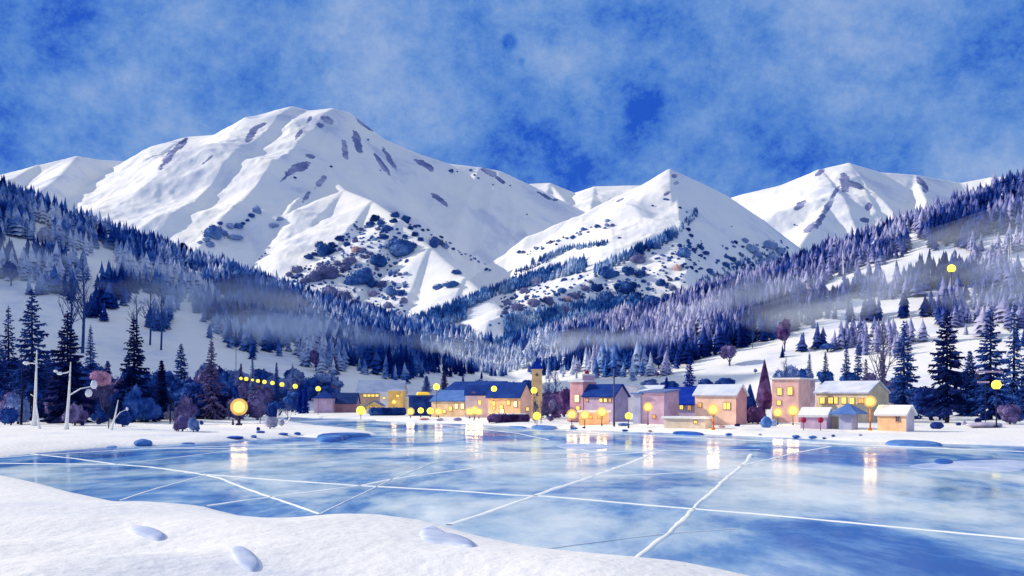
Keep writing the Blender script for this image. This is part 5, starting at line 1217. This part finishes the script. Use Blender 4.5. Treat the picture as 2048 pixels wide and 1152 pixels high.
ST = [(1534, 845, 12, 12, 'blue', 'round blue boulder at the foot of the pink tower, largest on the bank'), (1548, 846, 8, 7, 'pale', 'pale blue boulder leaning on the largest round blue one'), (1508, 838, 10, 6, 'ink', 'near black oval boulder under the pointed trees'), (1475, 850, 6, 3, 'ink', 'small near black stone on the snow by the orange post'),
      (1472, 836, 12, 7, 'mauve', 'tilted mauve slab of stone by the peach house'), (1487, 837, 9, 9, 'mauve', 'upright mauve stone between the slab and the black oval one'), (1444, 853, 7, 2.5, 'rose', 'flat rose stone beside the orange lantern post'), (1876, 851, 13, 8, 'navy', 'big tilted navy boulder in front of the great black spruce'),
      (1918, 848, 5.5, 3.5, 'navy', 'small navy stone right of the big tilted boulder'), (1929, 846, 5, 4, 'grey', 'small pale grey stone beside the small navy one'), (1957, 841.5, 7, 6, 'navy', 'round navy boulder below the street lantern'), (2040, 834, 9, 9, 'navy', 'round navy boulder cut by the picture edge'), (2026, 839, 7, 7, 'grey', 'pale grey boulder beside the edge one'),
      (1975, 850, 34, 6, 'grey', 'long low grey snow heap below the street lantern'), (1361, 876, 7, 2.5, 'blue', 'thin flat blue stone by the shore under the tan shed'), (1458, 869, 7, 2.5, 'blue', 'flat blue stone on the shore between drift and orange post'), (1520, 869, 4, 2, 'grey', 'tiny grey pebble stone on the white bank'),
      (1593, 873, 7.5, 3.2, 'blue', 'oval blue stone at the shore below the mauve stall'), (1626, 874.5, 8.5, 3, 'blue', 'flat blue stone at the shore beside the oval one'), (1667, 871.5, 4, 2.4, 'navy', 'small dark stone at the shore near the blue kiosk'), (1649, 876.5, 4, 1.8, 'navy', 'tiny dark stone at the very edge of the ice'),
      (1721, 870, 3.8, 2.2, 'grey', 'tiny grey stone below the orange post'), (1300, 862, 4, 2.2, 'rose', 'tiny red brown stone on the shore'), (1248, 849, 12, 3.4, 'blue', 'flat blue stone below the yellow ball lamp'), (1145, 854, 6, 4.5, 'mauve', 'round mauve stone on the shore west of the shopfront'), (1147, 840, 13, 5, 'rose', 'rosy stone heap under the western shopfront lamp'),
      (848, 838, 9.5, 2.4, 'rose', 'flat rosy stone on the far bank'), (879, 839, 8, 3, 'grey', 'flat pale grey stone on the far bank'), (915, 838.5, 8.5, 3.6, 'mauve', 'flat violet stone on the far bank below the tan house'), (948, 839, 3, 1.4, 'grey', 'tiny stone on the far bank below the brightest lamps'),
      (1250, 861, 7, 2, 'deep', 'small deep blue stone at the shore below the pole'), (1150, 857, 7, 2.4, 'deep', 'small deep blue stone at the shore under the mauve one'), (1167, 855, 3, 2, 'deep', 'tiny deep blue stone at the shore'), (520, 864, 9, 2.5, 'deep', 'flat deep blue stone at the edge of the west bank'), (566, 868, 10, 2.6, 'deep', 'flat deep blue stone on the edge of the snow spit'),
      (594, 867, 7, 3, 'deep', 'small deep blue stone on the edge of the snow spit'), (468, 875, 17, 3, 'deep', 'long flat deep blue stone below the glowing lantern'), (507, 873, 6, 3, 'blue', 'small blue stone below the glowing lantern'), (516, 858, 4, 4, 'navy', 'dark stone fallen on the snow near the glowing lantern'),
      (283, 887, 19, 8, 'blue', 'round blue ice boulder on the west shore below the tall spruce'), (220, 894, 12, 3, 'pale', 'flat pale stone west of the round blue ice boulder'), (373, 888, 14, 3, 'blue', 'flat blue stone east of the round blue ice boulder'), (164, 847, 4, 5, 'ink', 'small dark stone on the snow beside the white birch'), (197, 842, 6, 8, 'ink', 'dark upright stone by the leaning birch stub')]
for a in ST: boulder(*a)
snowmat_blue = pigment('drift_blue', [(150, 172, 216), (180, 196, 228), (206, 214, 236)], scale=0.25, rough=0.8, world=True)
deepmat = pigment('ice_and_shade_blue', [(24, 74, 166), (44, 104, 190), (96, 148, 210)], scale=0.25, rough=0.5, world=True)
def drift(pts_, d0, d1, h, mat, label, name='snow_drift', lake_=True, kind='structure'):
    """low mound whose outline is given on the ground; pts in photo px on the lake level"""
    Q = [ice(*p) if lake_ else None for p in pts_]
    if not lake_: Q = [(q[0], q[1]) for q in hit(pts_, d0, d1, 500)]
    cx = sum(q[0] for q in Q) / len(Q); cy = sum(q[1] for q in Q) / len(Q)
    # smooth the outline (Chaikin)
    for _ in range(2):
        Q = [p for a, b in zip(Q, Q[1:] + Q[:1]) for p in ((a[0] * .75 + b[0] * .25, a[1] * .75 + b[1] * .25), (a[0] * .25 + b[0] * .75, a[1] * .25 + b[1] * .75))]
    m = MB(); n = len(Q); rings = [(1.0, -0.04), (0.93, h * 0.6), (0.75, h * 0.9), (0.4, h), (0.02, h)]
    for s_, z in rings:
        for q in Q:
            X_, Y_ = cx + (q[0] - cx) * s_, cy + (q[1] - cy) * s_
            m.v.append((X_, Y_, (0 if lake_ else gz(X_, Y_)) + z))
    for i in range(len(rings) - 1):
        for j in range(n): m.f.append((i * n + j, i * n + (j + 1) % n, (i + 1) * n + (j + 1) % n, (i + 1) * n + j))
    o = m.build(name, mat, None, True); tag(o, label, kind=kind); return o
drift([(633, 884), (632, 872), (650, 868.5), (690, 869), (742, 870.5), (744, 872), (700, 875), (690, 877), (678, 883), (660, 885)], 0, 0, 0.5, deepmat, 'deep blue slab painted as the drift shadow at the tip of the snow spit', 'ice_or_shade_slab')  # deep blue slab stands in for the shadow of the drift
drift([(1060, 856), (1068, 851), (1082, 850), (1110, 854), (1118, 858), (1100, 861), (1070, 859)], 0, 0, 0.35, stone['blue'], 'blue ledge of ice below the church tower', 'ice_or_shade_slab')
drift([(1010, 853), (1050, 854), (1056, 856.5), (1030, 856)], 0, 0, 0.2, stone['blue'], 'thin blue ledge of ice on the far shore', 'ice_or_shade_slab')
drift([(1342, 868), (1350, 862), (1372, 863), (1408, 868), (1410, 871), (1380, 871), (1360, 868)], 0, 0, 0.3, stone['deep'], 'deep blue ledge of ice below the tan shed', 'ice_or_shade_slab')
drift([(0, 897), (60, 890), (150, 888), (160, 892), (155, 900), (60, 906), (0, 912), (-60, 914), (-60, 900)], 0, 0, 0.2, snowmat_blue, 'pale blue drift on the ice by the west shore', 'snow_drift')
drift([(1765, 890), (1775, 883), (1800, 879), (1830, 884), (1870, 885), (1895, 892), (1840, 894)], 0, 0, 0.3, stone['blue'], 'blue ledge of ice below the peach hut', 'ice_or_shade_slab')
drift([(300, 880), (360, 874), (420, 872), (440, 875), (400, 882), (330, 888)], 0, 0, 0.12, snowmat_blue, 'pale blue drift under the round blue ice boulder', 'snow_drift')
drift([(1866, 926), (1870, 919), (1890, 917), (1908, 922), (1905, 928), (1885, 930)], 0, 0, 0.1, deepmat, 'dark blue melt patch frozen into the ice', 'ice_patch')
drift([(1805, 932), (1850, 926), (1930, 920), (2060, 918), (2060, 944), (1960, 943), (1880, 940), (1830, 938)], 0, 0, 0.03, snowmat_blue, 'long pale blown snow patch on the ice', 'snow_patch')
drift([(879, 858), (885, 855), (902, 856), (912, 857), (908, 864), (890, 862)], 0, 0, 0.05, snowmat_blue, 'grey blue patch on the far ice', 'ice_patch')
drift([(1100, 891), (1150, 886), (1215, 888), (1240, 894), (1200, 900), (1130, 899)], 0, 0, 0.03, snowmat_blue, 'thin pale snow patch on the middle of the ice', 'snow_patch')
footm = pigment('drift_shade', [(170, 186, 222), (192, 204, 232), (214, 220, 240)], scale=0.5, rough=0.8, world=True)  # bluish tone puts the soft foreground shadows into the drift colour
drift([(252, 1058), (262, 1052), (300, 1056), (330, 1070), (332, 1080), (310, 1084), (275, 1072)], 12, 60, 0.12, footm, 'small drift tinted with soft blue shadow on the near snow bank', 'snow_drift', False)
drift([(836, 1070), (848, 1052), (872, 1054), (880, 1068), (925, 1074), (955, 1090), (950, 1099), (900, 1090), (850, 1086)], 12, 60, 0.12, footm, 'hollowed drift tinted with soft blue shadow on the near snow bank', 'snow_drift', False)
drift([(458, 1098), (475, 1093), (505, 1108), (522, 1130), (515, 1145), (495, 1144), (468, 1122)], 12, 60, 0.10, footm, 'oval drift tinted with soft blue shadow on the near snow bank', 'snow_drift', False)
# cracks healed white across the ice
crackm = pigment('crack_snow', [(222, 234, 242), (238, 244, 246), (246, 248, 248)], scale=0.6, rough=0.6, world=True)
def crack(pts_, w, label):
    Q = [Vector((*ice(*p), 0)) for p in pts_]; m = MB(); P2 = []
    for a, b in zip(Q[:-1], Q[1:]):
        n = max(2, int((b - a).length / 1.0))
        for i in range(n): P2.append(a + (b - a) * i / n)
    P2.append(Q[-1]); rd = random.Random(int(pts_[0][0] + pts_[0][1]))
    for i, p in enumerate(P2):
        t = (P2[min(i + 1, len(P2) - 1)] - P2[max(i - 1, 0)]).normalized(); s_ = Vector((-t.y, t.x, 0)); ww = w * min(1.15, 0.32 + p.y / 150) * rd.uniform(0.75, 1.25) / 2; off = s_ * (rd.uniform(-.05, .05) * w * 2 + 0.07 * math.sin(i * 0.13 + w * 9) + 0.03 * math.sin(i * 0.41))
        for u, z in ((-1, 0.0), (-0.6, 0.035), (0.6, 0.035), (1, 0.0)): m.v.append(tuple(p + off + s_ * ww * u + Vector((0, 0, z + (0.002 if z == 0 else 0)))))
    for i in range(len(P2) - 1):
        for j in range(3): m.f.append((i * 4 + j, i * 4 + j + 1, i * 4 + 5 + j, i * 4 + 4 + j))
    o = m.build('ice_crack', crackm, None, True); tag(o, label, kind='structure')
CR = [([(-60, 926), (150, 928), (235, 929), (300, 934), (400, 948), (520, 958), (700, 970), (900, 981), (1024, 990), (1100, 993), (1385, 1018), (1500, 1027), (1700, 1046), (1960, 1071), (2100, 1084)], 0.50),
      ([(410, 1012), (520, 997), (720, 971), (800, 956), (1000, 930), (1130, 918), (1300, 903), (1330, 900)], 0.46), ([(895, 1050), (960, 1030), (1070, 992), (1180, 955), (1290, 914), (1310, 906)], 0.62), ([(1270, 1116), (1330, 1070), (1385, 1018), (1440, 970), (1490, 925), (1502, 908)], 0.42),
      ([(1160, 953), (1300, 949), (1400, 943), (1490, 930), (1600, 904), (1660, 893)], 0.42), ([(400, 948), (440, 956), (530, 990), (640, 1028)], 0.36), ([(240, 1002), (320, 975), (412, 950)], 0.22), ([(-80, 922), (60, 911), (160, 905), (300, 897), (500, 891), (640, 888)], 0.42),
      ([(60, 908), (150, 917), (235, 929)], 0.25), ([(235, 929), (330, 918), (440, 904), (560, 897)], 0.2), ([(300, 897), (560, 897), (760, 897), (900, 903), (1100, 907), (1300, 902), (1520, 899)], 0.36), ([(1000, 851), (1200, 866), (1400, 876), (1560, 884), (1760, 892), (2060, 904)], 0.5),
      ([(640, 1030), (720, 990), (780, 960), (860, 928), (940, 908)], 0.16), ([(1100, 1098), (1200, 1085), (1340, 1068), (1480, 1058)], 0.12), ([(1560, 880), (1700, 889), (1900, 897)], 0.3), ([(880, 850), (1030, 866), (1100, 880)], 0.2)]
for p_, w in CR: crack(p_, w, 'white snow filled crack across the lake ice')
